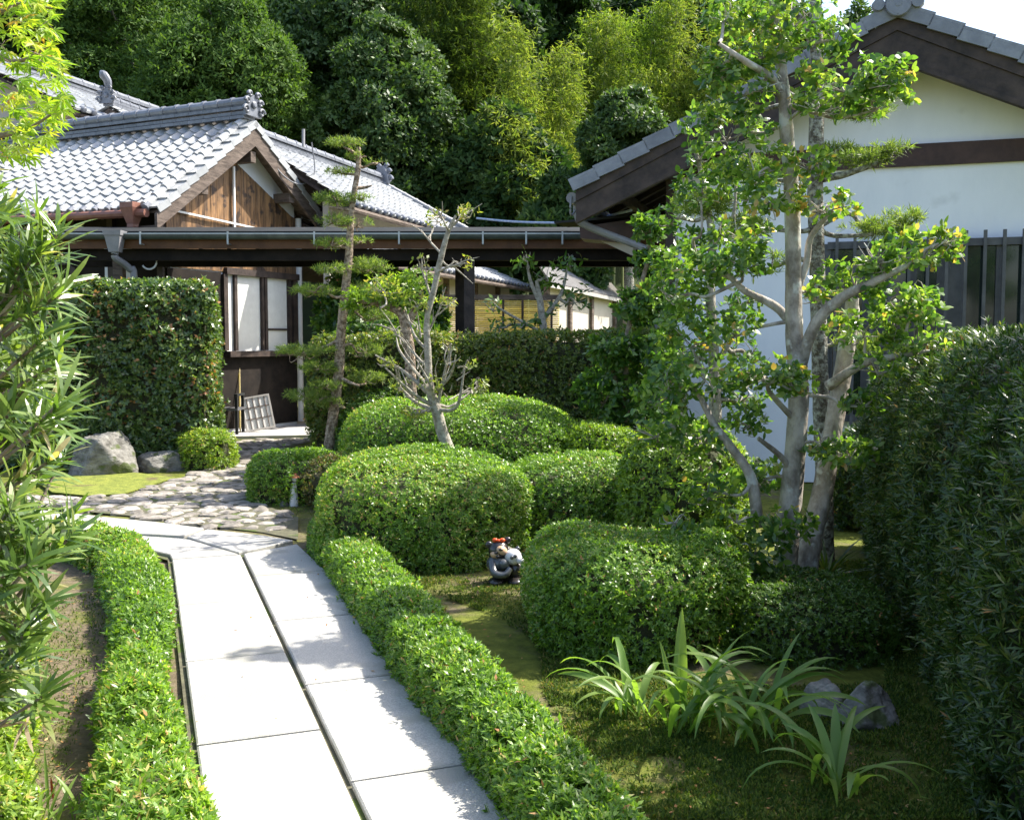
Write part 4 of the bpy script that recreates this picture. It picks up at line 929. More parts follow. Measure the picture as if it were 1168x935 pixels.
# long hedge in the middle
shrub('long_hedge', sweep([(-2.25, 11.7), (-1.5, 11.45), (0.0, 11.3), (1.9, 11.1)], 0.36, [1.66, 1.68, 1.70, 1.72], e=0.3, rc=0.15, amp=0.05, freq=4, seed=9, step=0.1, nprof=44),
      'long straight clipped hedge with a flat top behind the azalea mounds', 'hedge', 'hedge_c', 1250, 6, 0.040, 0.02, depth=0.06, spread=(35, 95), core=0.09, jit=0.5)
# big dark yew hedge on the right
rh = sweep([(3.35, 7.9), (3.25, 7.2), (2.95, 6.0), (2.66, 4.6), (2.40, 3.4), (2.25, 2.2)], [0.55, 0.6, 0.66, 0.70, 0.74, 0.76], [1.52, 1.58, 1.60, 1.60, 1.58, 1.55], e=0.5, rc=0.4, amp=0.10, freq=2.6, seed=10, step=0.12, nprof=40)
shrub('tall_hedge', rh, 'tall dark long-leaved hedge filling the right side below the slatted window', 'hedge', 'podo_d', 1150, 9, 0.046, 0.0095, depth=0.07, prof=LEAF3, spread=(25, 75), core=0.09, stray=0.04, jit=0.55, upw=0.5)

# ================================================================== TREES
def pads_leaves(pads, k, L, W, dens, prof=LEAF3, flat=0.0, spread=(40, 95), jit=0.8, bend=0.15):
    out = []
    for (c, rx, ry, rz) in pads:
        n = int(dens*(rx*ry*rz)**(1/3)*rx*4); dd = rand_dirs(n); rr = rng.uniform(0.25, 1, (n, 1))**0.5
        dd[:, 2] = dd[:, 2]*0.85 + 0.1
        p = np.asarray(c)+dd*rr*np.array([rx, ry, rz])
        # clumping: drop points where a wobble is low
        q = wob(p, 1, 14, int(abs(c[0]*977)) % 997); p, dd = p[q > -0.22], dd[q > -0.22]
        out.append((*shoots(p, nrm(dd*[1, 1, 0.5]+[0, 0, 0.5]), k, L, W, spread, prof, bend=bend, jit=jit, upw=0.4, lv=0.35), 0))
    return out
def twigs(mb, root_pts, pads, n=9, r0=0.012, mi=0):
    """branches from the nearest skeleton point to each pad, then twigs fanning out in it"""
    root_pts = np.asarray(root_pts)
    for (c, rx, ry, rz) in pads:
        c = np.asarray(c, float)
        low = root_pts[root_pts[:, 2] < c[2]+0.05]; low = low if len(low) else root_pts
        s = low[np.argmin(((low-c)*[1, 1, 1.4] @ np.diag([1, 1, 1]))[:, 0]**2 + (low-c)[:, 1]**2 + (low-c)[:, 2]**2*0.8)]
        L = np.linalg.norm(c-s)
        if L > 0.12:
            m1 = s*0.6+c*0.4+rng.normal(size=3)*0.10*L-up*0.06*L; m2 = s*0.25+c*0.75+rng.normal(size=3)*0.09*L-up*0.05*L
            e_ = c-up*rz*0.3; V, Fc = limb([s, m1, m2, e_], [r0*1.7, r0*1.35, r0*1.1, r0*0.8], 7); mb.raw(V, Fc, mi)
        for _ in range(n):
            q = c+rand_dirs(1)[0]*[rx, ry, rz]*rng.uniform(0.55, 0.95); b_ = (c-up*rz*0.3); mm = (q+b_)/2+rng.normal(size=3)*0.15*rx
            V, Fc = limb([b_, mm, q], [r0*0.6, r0*0.4, r0*0.18], 5, 3); mb.raw(V, Fc, mi)

def tree(name, label, cat, base, trunks, pads, bark, leafm, k, L, W, dens, tw=9, r0=0.012, spread=(40, 95), prof=LEAF3, group=None, bare=0, jit=0.8):
    root = empty(name, (base[0], base[1], 0), label, cat, group)
    mb = MB(); sk = []
    for pts, rads in trunks:
        p, rr = catmull(pts, rads, 6); V, Fc = tube(p, rr, 12, 0.05); mb.raw(V, Fc); sk.append(p)
        V = np.asarray(V)
        mb.raw(V[-12:], [list(range(12))])
    mb.build('trunk', bark, root, smooth=True)
    skp = np.concatenate(sk)
    for pd_ in pads:
        mb = MB(); twigs(mb, skp, [pd_], tw, r0)
        if mb.parts: mb.build('branch', bark, root, smooth=True)
    parts = pads_leaves(pads, k, L, W, dens, prof, spread=spread, jit=jit)
    link_mesh('crown', parts, [leafm], root)
    return root

def TP(lst, Y, wds):   # trunk from pixels at depth Y, widths in pixels
    return [P(x, y, Y+dy) for x, y, dy in lst], [w_/2*Y/F for w_ in wds]
YT = 5.9
t1 = TP([(893, 712, 0), (896, 640, 0), (903, 560, 0), (911, 450, 0), (906, 380, 0), (905, 300, 0.02), (903, 220, 0.03), (897, 150, 0.03), (893, 90, 0.05), (884, 20, 0.08), (878, -60, .1)], YT, [31, 27, 25, 23, 20, 18, 17, 15, 12, 10, 8])
t2 = TP([(914, 700, 0.05), (924, 620, 0.1), (938, 560, 0.15), (950, 490, 0.2), (960, 430, 0.25), (970, 368, 0.25), (972, 340, .25)], YT, [28, 26, 24, 22, 21, 19, 15])
b1 = TP([(912, 420, 0), (930, 370, -.1), (960, 340, -.2), (1000, 320, -.3), (1040, 300, -.35)], YT, [14, 13, 12, 9, 5])
b2 = TP([(908, 375, 0), (885, 350, .1), (850, 332, .1), (830, 315, .15), (800, 310, .2)], YT, [11, 10, 8, 6, 4])
b3 = TP([(945, 440, .2), (985, 415, 0), (1030, 405, -.1), (1060, 400, -.1)], YT, [13, 9, 7, 3])
b4 = TP([(893, 640, 0), (885, 690, -.15), (870, 668, -.25), (845, 660, -.3), (815, 655, -.3)], YT, [13, 13, 9, 7, 4])
b5 = TP([(905, 540, 0), (890, 520, -.05), (865, 500, -.1)], YT, [8, 7, 5])
b6 = TP([(864, 600, -.1), (860, 560, -.1), (852, 535, -.1), (830, 505, -.1), (815, 485, -.1), (800, 455, -.1), (790, 440, -.1)], YT, [14, 13, 11, 10, 9, 7, 5])
b7 = TP([(897, 120, 0.04), (880, 90, 0), (850, 70, -.1), (820, 50, -.1)], YT, [10, 9, 7, 4])
b8 = TP([(906, 340, 0), (920, 300, .02), (925, 270, 0), (950, 240, -.1)], YT, [9, 8, 7, 4])
b9 = TP([(907, 480, 0), (880, 450, -.1), (875, 440, -.15)], YT, [7, 6, 4])
def pad(px, py, rx, ry, dy=0, Y=YT, dz=0.7):
    y = Y+dy; return (P(px, py, y), rx*y/F, rx*y/F*dz, ry*y/F)
pads = [pad(965, 95, 55, 24, -.1), pad(1005, 85, 32, 22, -.2), pad(1000, 118, 34, 16, -.1), pad(935, 120, 30, 18, -.2), pad(870, 55, 46, 26, .1), pad(905, 20, 50, 24, .1), pad(848, 100, 44, 20, 0), pad(828, 150, 48, 24, .1), pad(862, 190, 40, 22, -.1),
        pad(880, 225, 38, 18, -.25), pad(800, 215, 32, 18, .1), pad(845, 265, 36, 18, .1), pad(940, 235, 34, 16, -.1), pad(925, 190, 26, 14, -.1), pad(812, 300, 48, 22, .2), pad(770, 330, 34, 22, .1), pad(850, 300, 32, 18, 0), pad(1050, 285, 44, 20, -.35), pad(1000, 290, 38, 22, -.3), pad(1080, 272, 22, 12, -.35), pad(975, 320, 38, 20, -.2), pad(930, 335, 24, 16, .1),
        pad(1030, 350, 44, 20, -.1), pad(985, 375, 38, 20, 0), pad(1048, 388, 36, 20, -.1), pad(1000, 418, 34, 14, -.1), pad(790, 385, 42, 24, .1), pad(840, 375, 30, 20, .1), pad(765, 440, 42, 26, 0), pad(815, 435, 42, 22, -.1), pad(872, 425, 42, 17, -.25), pad(905, 440, 22, 12, -.3), pad(750, 490, 34, 20, 0), pad(800, 500, 34, 22, 0), pad(855, 480, 24, 16, -.1),
        pad(970, 518, 44, 13, -.1), pad(1005, 520, 20, 9, -.15), pad(935, 505, 20, 14, -.1), pad(985, 460, 26, 10, -.15), pad(865, 545, 30, 18, .1), pad(805, 560, 38, 20, -.1), pad(895, 600, 32, 15, -.25), pad(860, 630, 38, 16, -.3), pad(800, 620, 36, 18, -.25), pad(830, 652, 36, 10, -.3), pad(840, 590, 26, 14, -.2), pad(770, 590, 22, 14, -.2),
        pad(950, 45, 26, 18, 0), pad(820, 75, 28, 16, 0), pad(825, 20, 24, 20, .1)]
tree('tall_garden_tree', 'tall tree with smooth pale trunks and layered bright leaves in front of the white building', 'tree', P(893, 700, YT), [t1, t2, b1, b2, b3, b4, b5, b6, b7, b8, b9], [(c, a*1.18, b*1.2, h*1.5) for c, a, b, h in pads], 'bark', 'tree', 4, 0.042, 0.026, 720, tw=10, r0=0.0075, prof=LEAF)

# lichen-covered maki behind it, with needle pads
YM = 6.9
m1 = TP([(942, 640, 0), (940, 560, 0), (936, 450, 0), (933, 340, 0), (930, 220, 0), (932, 110, 0), (930, 0, 0), (928, -50, 0)], YM, [20, 19, 18, 18, 17, 16, 13, 10])
mb1 = TP([(932, 205, 0), (960, 200, -.1), (985, 192, -.15), (1020, 180, -.15)], YM, [9, 8, 6, 3]); mb2 = TP([(931, 120, 0), (905, 110, 0), (880, 90, 0)], YM, [8, 6, 4]); mb3 = TP([(930, 60, 0), (918, 30, -.05), (905, 10, -.05)], YM, [9, 8, 5])
mp_ = [pad(985, 183, 34, 9, -.1, YM), pad(1018, 172, 24, 8, -.15, YM), pad(955, 175, 24, 10, 0, YM), pad(1000, 262, 40, 11, 0, YM), pad(1030, 250, 22, 10, 0, YM), pad(845, 195, 40, 14, .1, YM), pad(800, 235, 36, 16, .1, YM), pad(850, 262, 30, 14, 0, YM), pad(985, 125, 40, 14, .1, YM), pad(880, 300, 26, 18, 0, YM), pad(975, 395, 24, 12, 0, YM), pad(830, 130, 30, 12, .2, YM)]
tree('needle_tree', 'lichen covered upright trunk with flat needle pads behind the tall pale tree', 'tree', P(942, 640, YM), [m1, mb1, mb2, mb3], mp_, 'lichen', 'needle', 10, 0.055, 0.006, 1900, tw=5, prof=LEAF3, spread=(20, 70))

# camellia with thin grey stem left of it
YK = 7.6
k1 = TP([(818, 560, 0), (816, 470, 0), (814, 400, 0), (810, 330, 0), (812, 270, .05), (800, 200, .05), (790, 160, .05)], YK, [15, 14, 12, 11, 9, 6, 3])
k2 = TP([(814, 420, 0), (835, 385, 0), (850, 360, 0)], YK, [7, 6, 3]); k3 = TP([(812, 280, 0), (835, 250, 0), (840, 200, 0)], YK, [5, 4, 3])
kp_ = [pad(765, 250, 26, 22, 0, YK), pad(800, 280, 34, 26, .1, YK), pad(770, 300, 32, 26, 0, YK), pad(780, 350, 36, 28, 0, YK), pad(845, 345, 26, 22, 0, YK), pad(830, 225, 26, 20, .1, YK), pad(850, 400, 30, 24, .1, YK), pad(790, 410, 36, 26, 0, YK), pad(845, 450, 34, 26, .1, YK), pad(800, 180, 20, 14, 0, YK)]
tree('camellia_tree', 'slender camellia with thin grey stem against the left end of the white wall', 'tree', P(818, 560, YK), [k1, k2, k3], kp_, 'palebark', 'tree_d', 4, 0.055, 0.032, 400, tw=7)
YK2 = 9.3
k1 = TP([(712, 560, 0), (714, 450, 0), (716, 380, 0), (738, 300, 0), (742, 255, 0)], YK2, [8, 7, 6, 5, 3]); k2 = TP([(712, 460, 0), (690, 400, 0), (678, 380, 0)], YK2, [6, 5, 3])
kp_ = [pad(738, 262, 20, 18, 0, YK2), pad(745, 305, 26, 24, 0, YK2), pad(730, 350, 34, 26, 0, YK2), pad(700, 400, 30, 28, -.1, YK2), pad(740, 410, 36, 34, 0, YK2), pad(690, 450, 34, 34, 0, YK2), pad(735, 470, 38, 36, 0, YK2), pad(720, 530, 44, 34, 0, YK2), pad(690, 500, 30, 26, -.1, YK2), pad(760, 350, 22, 22, 0, YK2), pad(770, 520, 30, 30, 0, YK2)]
tree('camellia_shrub', 'dark bushy camellia filling the corner between the long hedge and the white building', 'shrub', P(712, 560, YK2), [k1, k2], kp_, 'twig', 'tree_d', 5, 0.065, 0.038, 1000, tw=5, group=None)

# tall thin pine by the paving
YP = 10.8
p1 = TP([(372, 552, 0), (374, 520, 0), (379, 480, 0), (386, 430, 0), (389, 380, 0), (394, 330, 0), (398, 290, 0), (401, 240, 0), (408, 195, 0), (409, 168, 0)], YP, [13, 13, 12, 12, 11, 10, 9, 7, 6, 5])
pb = [TP([(407, 185, 0), (395, 172, 0)], YP, [5, 4])]
pb = [([a, (a+b)/2+rng.normal(size=3)*.02, b], [x*1.0 for x in (0.022, 0.017, 0.008)]) for a, b in ((P(408, 180, YP), P(392, 168, YP-.1)), (P(402, 215, YP), P(424, 212, YP)), (P(401, 240, YP), P(375, 236, YP-.1)), (P(390, 385, YP), P(350, 400, YP-.1)), (P(386, 430, YP), P(410, 440, YP-.1)))]
pd = [pad(392, 163, 18, 6, 0, YP), pad(413, 178, 14, 5, 0, YP), pad(388, 196, 16, 5, 0, YP), pad(430, 186, 10, 4, 0, YP), pad(385, 228, 24, 9, 0, YP), pad(412, 226, 14, 6, 0, YP), pad(378, 252, 18, 9, -.1, YP), pad(408, 256, 20, 9, .1, YP), pad(376, 278, 18, 7, -.1, YP), pad(412, 276, 16, 7, .1, YP), pad(418, 305, 22, 11, .1, YP), pad(376, 308, 18, 7, -.1, YP), pad(420, 332, 26, 10, .1, YP), pad(360, 332, 24, 8, -.1, YP), pad(425, 360, 26, 10, .1, YP), pad(350, 400, 28, 9, -.1, YP), pad(415, 400, 22, 10, .1, YP), pad(372, 420, 26, 9, 0, YP), pad(418, 432, 20, 9, .1, YP), pad(355, 452, 24, 9, -.1, YP), pad(380, 460, 20, 9, -.1, YP), pad(374, 440, 16, 8, -.2, YP)]
tree('thin_pine', 'tall thin pine with brown scaly trunk and small flat needle pads beside the stone paving', 'tree', P(372, 552, YP), [p1]+pb, [(c+np.array([a*rng.uniform(-.15, .15), 0, 0]), a*rng.uniform(1.05, 1.35), b, h*rng.uniform(.7, 1.0)) for c, a, b, h in pd], 'pinebark', 'needle', 9, 0.050, 0.006, 1150, tw=7, r0=0.010, spread=(15, 75))

# small leaning bare tree on the mound
YS = 8.35
s1 = TP([(524, 560, 0), (515, 522, 0), (505, 495, 0), (498, 468, 0), (490, 440, 0), (488, 400, 0), (487, 365, 0), (495, 330, 0), (504, 290, 0), (512, 262, 0), (520, 246, 0)], YS, [16, 14, 14, 13, 10, 8, 7, 7, 7, 5, 3])
sb = []
for a, b, c_, d_, w_ in ((498, 468, 455, 440, 6), (497, 465, 440, 420, 5), (495, 455, 428, 405, 5), (492, 445, 452, 385, 4), (500, 468, 530, 420, 5), (500, 462, 545, 440, 4), (494, 450, 520, 405, 4), (498, 466, 470, 470, 5), (488, 400, 462, 350, 4), (488, 380, 505, 345, 4), (492, 340, 478, 300, 3), (512, 262, 500, 240, 3), (512, 262, 535, 240, 3), (498, 468, 515, 392, 4), (504, 290, 480, 262, 3), (500, 310, 530, 300, 3), (496, 460, 475, 410, 4), (488, 420, 445, 372, 3)):
    A_, B_2 = P(a, b, YS), P(c_, d_, YS+rng.uniform(-.35, .35)); sb.append(([A_, (A_+B_2)/2+rng.normal(size=3)*.05-up*.03, B_2], [w_/2*YS/F, w_/2.6*YS/F, w_/6*YS/F]))
sub = []
for pts_, w3 in list(sb):
    for _ in range(4):
        f = rng.uniform(0.25, 0.95); o_ = pts_[0]+(pts_[2]-pts_[0])*f; dr_ = nrm(nrm(pts_[2]-pts_[0])+rng.normal(size=3)*0.55+up*0.35); Lb = rng.uniform(0.08, 0.26)
        sub.append(([o_, o_+dr_*Lb*0.5+rng.normal(size=3)*0.01, o_+dr_*Lb], [0.007, 0.005, 0.002]))
sb += sub
sp_ = [pad(x, y, rx, ry, dy, YS) for x, y, rx, ry, dy in ((455, 440, 16, 12, 0), (440, 415, 14, 10, .1), (545, 440, 20, 14, 0), (530, 415, 16, 10, -.1), (470, 470, 18, 9, -.1), (510, 345, 14, 12, 0), (480, 300, 14, 12, 0), (475, 345, 18, 16, 0), (500, 250, 16, 12, 0), (535, 245, 16, 14, 0), (525, 300, 16, 10, 0), (512, 395, 14, 14, .1), (440, 330, 24, 16, .3), (450, 375, 16, 10, .2), (490, 440, 16, 12, -.1))]
rt = tree('small_leaning_tree', 'small leaning tree with twisted whitish branches and sparse leaves on the clipped mound', 'tree', P(524, 560, YS), [s1]+sb, sp_, 'palebark', 'sparse', 3, 0.036, 0.02, 620, tw=8, r0=0.006)
YD = 10.4
s1 = TP([(470, 470, 0), (467, 400, 0), (463, 380, 0), (462, 365, 0)], YD, [13, 12, 13, 10]); sb = [([P(463, 372, YD), P(455, 355, YD), P(425, 345, YD), P(400, 345, YD)], [.06, .045, .03, .01]), ([P(463, 372, YD), P(475, 350, YD), P(480, 330, YD)], [.05, .035, .02])]
tree('stubby_shrub', 'gnarled shrub with thick cut stems and pale green leaves behind the leaning tree', 'shrub', P(470, 470, YD), [s1]+sb, [pad(425, 338, 34, 14, 0, YD), pad(465, 340, 34, 18, 0, YD), pad(440, 320, 24, 12, 0, YD), pad(478, 318, 22, 14, 0, YD), pad(410, 350, 22, 10, 0, YD)], 'pinebark', 'azalea_y', 4, 0.05, 0.026, 900, tw=6)
YQ = 11.9
s1 = TP([(618, 500, 0), (620, 390, 0), (617, 350, 0), (612, 320, 0)], YQ, [10, 9, 8, 4]); sb = [([P(619, 365, YQ), P(640, 335, YQ), P(648, 300, YQ)], [.03, .022, .008]), ([P(618, 350, YQ), P(605, 320, YQ), P(600, 290, YQ)], [.03, .02, .008]), ([P(619, 380, YQ), P(575, 355, YQ), P(562, 345, YQ)], [.02, .014, .006])]
tree('persimmon_tree', 'small thin tree with drooping large leaves rising above the long hedge before the bamboo screen', 'tree', P(618, 500, YQ), [s1]+sb, [pad(600, 295, 16, 14, 0, YQ), pad(625, 315, 22, 16, 0, YQ), pad(650, 300, 18, 18, 0, YQ), pad(655, 340, 22, 18, 0, YQ), pad(630, 350, 22, 14, 0, YQ), pad(562, 350, 14, 14, 0, YQ), pad(600, 368, 20, 10, 0, YQ), pad(570, 372, 16, 8, 0, YQ)], 'palebark', 'azalea_d', 3, 0.085, 0.04, 130, tw=5, spread=(60, 120))
# bushy evergreen behind the pine, beyond the walkway
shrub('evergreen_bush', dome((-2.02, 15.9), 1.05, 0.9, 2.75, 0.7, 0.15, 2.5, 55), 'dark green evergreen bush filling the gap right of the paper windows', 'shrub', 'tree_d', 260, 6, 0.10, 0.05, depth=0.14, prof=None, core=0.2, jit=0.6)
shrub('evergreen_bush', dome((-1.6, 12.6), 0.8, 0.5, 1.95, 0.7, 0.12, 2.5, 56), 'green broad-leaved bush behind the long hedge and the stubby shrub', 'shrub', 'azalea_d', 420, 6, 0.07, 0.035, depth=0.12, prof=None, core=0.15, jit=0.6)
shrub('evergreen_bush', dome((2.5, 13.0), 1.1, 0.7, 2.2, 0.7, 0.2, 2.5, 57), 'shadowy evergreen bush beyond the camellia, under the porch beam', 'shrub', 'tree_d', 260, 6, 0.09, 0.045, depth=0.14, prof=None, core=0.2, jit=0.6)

t_ = [([(4.1, 4.7, -0.02), (4.05, 4.7, 1.0), (3.9, 4.65, 2.0), (3.75, 4.6, 3.4)], [0.09, 0.08, 0.06, 0.03])]  # unseen tree, added so that its crown shades the ground at right
tree('evergreen_tree', 'unseen evergreen added beyond the right edge of the frame to shade the moss', 'tree', (4.1, 4.7), t_, [((3.6+0.5*math.cos(k*2.4), 4.45+0.65*math.sin(k*2.4), 2.4+0.13*k), .45, .45, .24) for k in range(13)], 'lichen', 'tree_d', 4, 0.07, 0.035, 420, tw=4)
# ---------------------------------------------------------------- long-leaved shrub close on the left
def podocarpus():
    root = empty('long_leaved_shrub', (-2.2, 3.5, 0), 'large shrub with long narrow upright leaves at the left edge, nearest the camera', 'shrub')
    rs = np.random.default_rng(3); mb = MB(); tips = []; tipd = []
    for _ in range(165):
        z = rs.uniform(0.40, 2.2); f = math.sin((z-0.2)/2.2*math.pi)**0.6
        px = rs.uniform(-150, 72) - (12 if z > 1.95 else 0) - (25 if z < 0.9 else 0) ; Y = rs.uniform(2.9, 4.1)
        X = (px-CX)/F*Y; tip = np.array([X, Y, z]); st = np.array([-2.35+rs.normal()*0.15, 3.5+rs.normal()*0.15, max(0.05, z-rs.uniform(0.35, 0.7))])
        mid = (tip+st)/2 - up*0.08 + rs.normal(size=3)*0.04
        V, Fc = limb([st, mid, tip], [0.012, 0.009, 0.005], 6, 4); mb.raw(V, Fc)
        dd = nrm(nrm(tip-mid)+np.array([0.25, -0.1, 0.45])+rs.normal(size=3)*0.25); tips.append(tip); tipd.append(dd)
        for s_ in (0.07, 0.13): tips.append(tip-dd*s_); tipd.append(dd)
    for k in range(6):
        a = k*1.05; V, Fc = limb([(-2.3+.05*math.cos(a), 3.5+.05*math.sin(a), -0.02), (-2.3+.12*math.cos(a), 3.5+.12*math.sin(a), 0.7), (-2.3+.3*math.cos(a), 3.5+.3*math.sin(a), 1.5)], [0.03, 0.024, 0.012], 8); mb.raw(V, Fc)
    mb.build('stems', 'twig', root, smooth=True)
    tips = np.array(tips); tipd = np.array(tipd)
    LV, LF = shoots(tips, tipd, 12, 0.125, 0.015, (18, 66), [(0, 0.35), (0.2, 0.8), (0.5, 1.0), (0.8, 0.7), (1, 0.05)], bend=0.22, jit=0.12, upw=0.15)
    link_mesh('foliage', [(LV, LF, 0)], ['podo'], root)
    i = rs.choice(len(tips), 40); LV, LF = shoots(tips[i]-tipd[i]*0.16, -tipd[i], 6, 0.09, 0.012, (20, 90), LONG, bend=0.5, jit=0.4, upw=-0.4)
    link_mesh('dry_foliage', [(LV, LF, 0)], ['podo_dry'], root)
podocarpus()

# ---------------------------------------------------------------- maple
def maple():
    root = empty('maple_tree', (-2.55, 3.3, 0), 'yellow green maple reaching in at the upper left corner', 'tree')
    mb = MB(); sk = [([(-2.55, 3.3, 0), (-2.5, 3.3, 1.2), (-2.45, 3.25, 2.2), (-2.3, 3.2, 3.1)], [0.06, 0.055, 0.045, 0.02]),
                     ([(-2.45, 3.25, 2.05), tuple(P(-60, 170, 3.1)), tuple(P(0, 155, 3.0)), tuple(P(30, 148, 3.0)), tuple(P(60, 130, 3.0))], [0.02, 0.012, 0.009, 0.006, 0.003]),
                     ([(-2.4, 3.22, 2.5), tuple(P(-40, 60, 3.1)), tuple(P(20, 70, 3.0)), tuple(P(60, 50, 3.0))], [0.02, 0.01, 0.006, 0.003]),
                     ([(-2.35, 3.2, 2.8), tuple(P(-30, 10, 3.0)), tuple(P(20, 5, 3.0)), tuple(P(60, 10, 3.0))], [0.016, 0.01, 0.006, 0.003])]
    for p, rr in sk: V, Fc = limb(p, rr, 7, 6); mb.raw(V, Fc)
    rs = np.random.default_rng(12); Vs, Fs, off = [], [], 0
    for i in range(430):
        f = rs.uniform(); py = rs.uniform(-60, 185); lim = np.interp(py, [-60, 20, 60, 100, 140, 165, 190], [65, 60, 66, 78, 72, 60, 22]); px = lim - abs(rs.normal())*55
        Y = rs.uniform(2.75, 3.35); c = P(px, py, Y); s = rs.uniform(0.026, 0.042)
        nn = nrm(np.array([rs.normal()*0.5, -0.35+rs.normal()*0.45, 0.8])); dn = nrm(np.array([0.7+rs.normal()*.5, rs.normal()*0.5, -0.55])); e1 = nrm(dn-nn*(dn @ nn)); e2 = np.cross(nn, e1)
        ang = np.radians([-130, -85, -42, 0, 42, 85, 130]); ln = [0.5, 0.85, 1.1, 1.25, 1.1, 0.85, 0.5]; V = [c]
        for k in range(7):
            a = ang[k]; wv = 0.16
            V.append(c + s*ln[k]*(e1*math.cos(a)+e2*math.sin(a)) - nn*s*0.28*ln[k])
            for sg in (-1, 1): V.append(c + s*0.55*ln[k]*(e1*math.cos(a+sg*wv*1.6)+e2*math.sin(a+sg*wv*1.6)) - nn*s*0.05)
        for k in range(7): Fs.append([off, off+2+3*k, off+1+3*k, off+3+3*k])
        V = np.array(V); Vs.append(V); off += len(V)
        if i % 3 == 0:
            V2, F2 = tube([c, c-e1*s*1.0+nn*s*0.1], [0.0009, 0.0009], 3); mb.raw(V2, F2)
    mb.build('branches', 'twig', root, smooth=True)
    link_mesh('crown', [(np.concatenate(Vs), np.array(Fs), 0)], ['maple'], root)
maple()

# ---------------------------------------------------------------- strap-leaved plants
def strap_plant(base, label, specs, seed, withred=False, mt='strap', W=0.030):
    root = empty('strap_leaf_plant', (base[0], base[1], 0), label, 'plant', 'strap leaved plants by the path border')
    rs = np.random.default_rng(seed)
    prof = [(0, 0.22), (0.15, 0.55), (0.35, 0.95), (0.55, 1.0), (0.75, 0.8), (0.9, 0.45), (1, 0.04)]
    for az, el, L, bend, wf in specs:
        b = np.array([[base[0]+rs.normal()*0.05, base[1]+rs.normal()*0.05, 0.0]]); a = math.radians(az); e_ = math.radians(el)
        d = np.array([[math.cos(a)*math.cos(e_), math.sin(a)*math.cos(e_), math.sin(e_)]])
        V = []; kk = 12; side = nrm(np.cross(d, [[0, 0, 1.0]]))[0]; hd_ = np.array([math.cos(a), math.sin(a), 0]); cur = b[0].copy(); ang = e_; tw = rs.normal()*0.5
        wt = W*wf
        for j in range(kk+1):
            s = j/kk; wd = np.interp(s, [q[0] for q in prof], [q[1] for q in prof])*wt
            tdir = hd_*math.cos(ang)+up*math.sin(ang); nrm_ = -hd_*math.sin(ang)+up*math.cos(ang)
            sdv_ = side*math.cos(tw*s)+nrm_*math.sin(tw*s); nv_ = np.cross(sdv_, tdir)
            V += [cur-sdv_*wd/2+nv_*wd*0.16, cur-nv_*0.0, cur+sdv_*wd/2+nv_*wd*0.16]
            cur = cur+tdir*L/kk; ang -= bend*(0.4+1.4*s)/kk
            if cur[2] < 0.02: cur[2] = 0.02; ang = max(ang, 0)
        Fc = [[3*j+c_, 3*j+c_+1, 3*j+4+c_, 3*j+3+c_] for j in range(kk) for c_ in (0, 1)]
        o = link_mesh('leaf', [(V, Fc, 0)], [mt], root, smooth=True)
    return root
rs = np.random.default_rng(5)
def rspec(n, azr, elr, Lr, br, wr=(0.8, 1.15)): return [(rs.uniform(*azr), rs.uniform(*elr), rs.uniform(*Lr), rs.uniform(*br), rs.uniform(*wr)) for _ in range(n)]
bA = G(786, 832); bB = G(852, 840); bC = G(945, 900); bD = G(728, 815)
strap_plant(bA, 'tallest strap leaved clump with upright blades in front of the rounded azalea', [(92, 86, .50, .15, 1.1), (75, 76, .48, .35, 1.2), (40, 68, .52, 1.1, 1.0), (115, 78, .34, .4, .8)]+rspec(22, (140, 400), (42, 82), (.34, .66), (1.2, 2.7)), 31)
strap_plant(bB, 'strap leaved clump of long arching blades between the azaleas and the rock', [(20, 62, .55, 1.5, 1.2), (-10, 55, .5, 1.6, 1.1), (-40, 50, .45, 1.7, 1.2), (150, 66, .45, 1.3, 1.1), (45, 66, .48, .7, .8)]+rspec(22, (100, 420), (42, 82), (.34, .66), (1.2, 2.7)), 32)
strap_plant(bC, 'lowest strap leaved clump at the right, below the grey rock', [(75, 60, .34, .6, 1.3), (100, 70, .36, 1.0, 1.1), (-100, 40, .34, 1.4, 1.1), (60, 62, .42, 1.3, .9), (-80, 55, .32, 1.0, 1.1), (170, 60, .34, 1.6, 1.0)]+rspec(10, (0, 360), (45, 78), (.32, .5), (1.2, 2.7)), 33)
strap_plant(bD, 'yellowing strap leaved clump nearest the path border, leaves spreading left', [(165, 50, .42, 1.2, 1.1), (178, 40, .40, 1.3, 1.0), (200, 48, .36, 1.8, 1.0), (100, 72, .36, 1.3, 1.2), (60, 66, .34, 1.6, 1.1), (240, 55, .34, 2.1, 1.0), (330, 50, .34, 1.9, 1.0)]+rspec(11, (90, 360), (40, 75), (.34, .54), (1.2, 2.8)), 34)
gb = G(60, 950)
strap_plant(gb, 'small tuft of strap leaves at the lower left corner', rspec(13, (20, 170), (40, 80), (.14, .24), (.4, 1.4), (.35, .55)), 35)
gb2 = G(16, 935); strap_plant(gb2, 'narrow upright striped tuft at the far lower left edge', rspec(7, (40, 150), (60, 86), (.14, .30), (.2, .8), (.3, .5)), 36)
rb_ = MB(); q_ = G(61, 912); V, Fc = strips(np.array([q_]), np.array([[-0.1, 0, 1.0]]), np.array([[0, -1.0, 0]]), 0.085, 0.010, 0.05, LONG, 0.1); rb_.raw(V, Fc)
tag(rb_.build('red_leaf', 'redleaf'), 'single upright orange red leaf blade in the lower left corner', 'leaf')

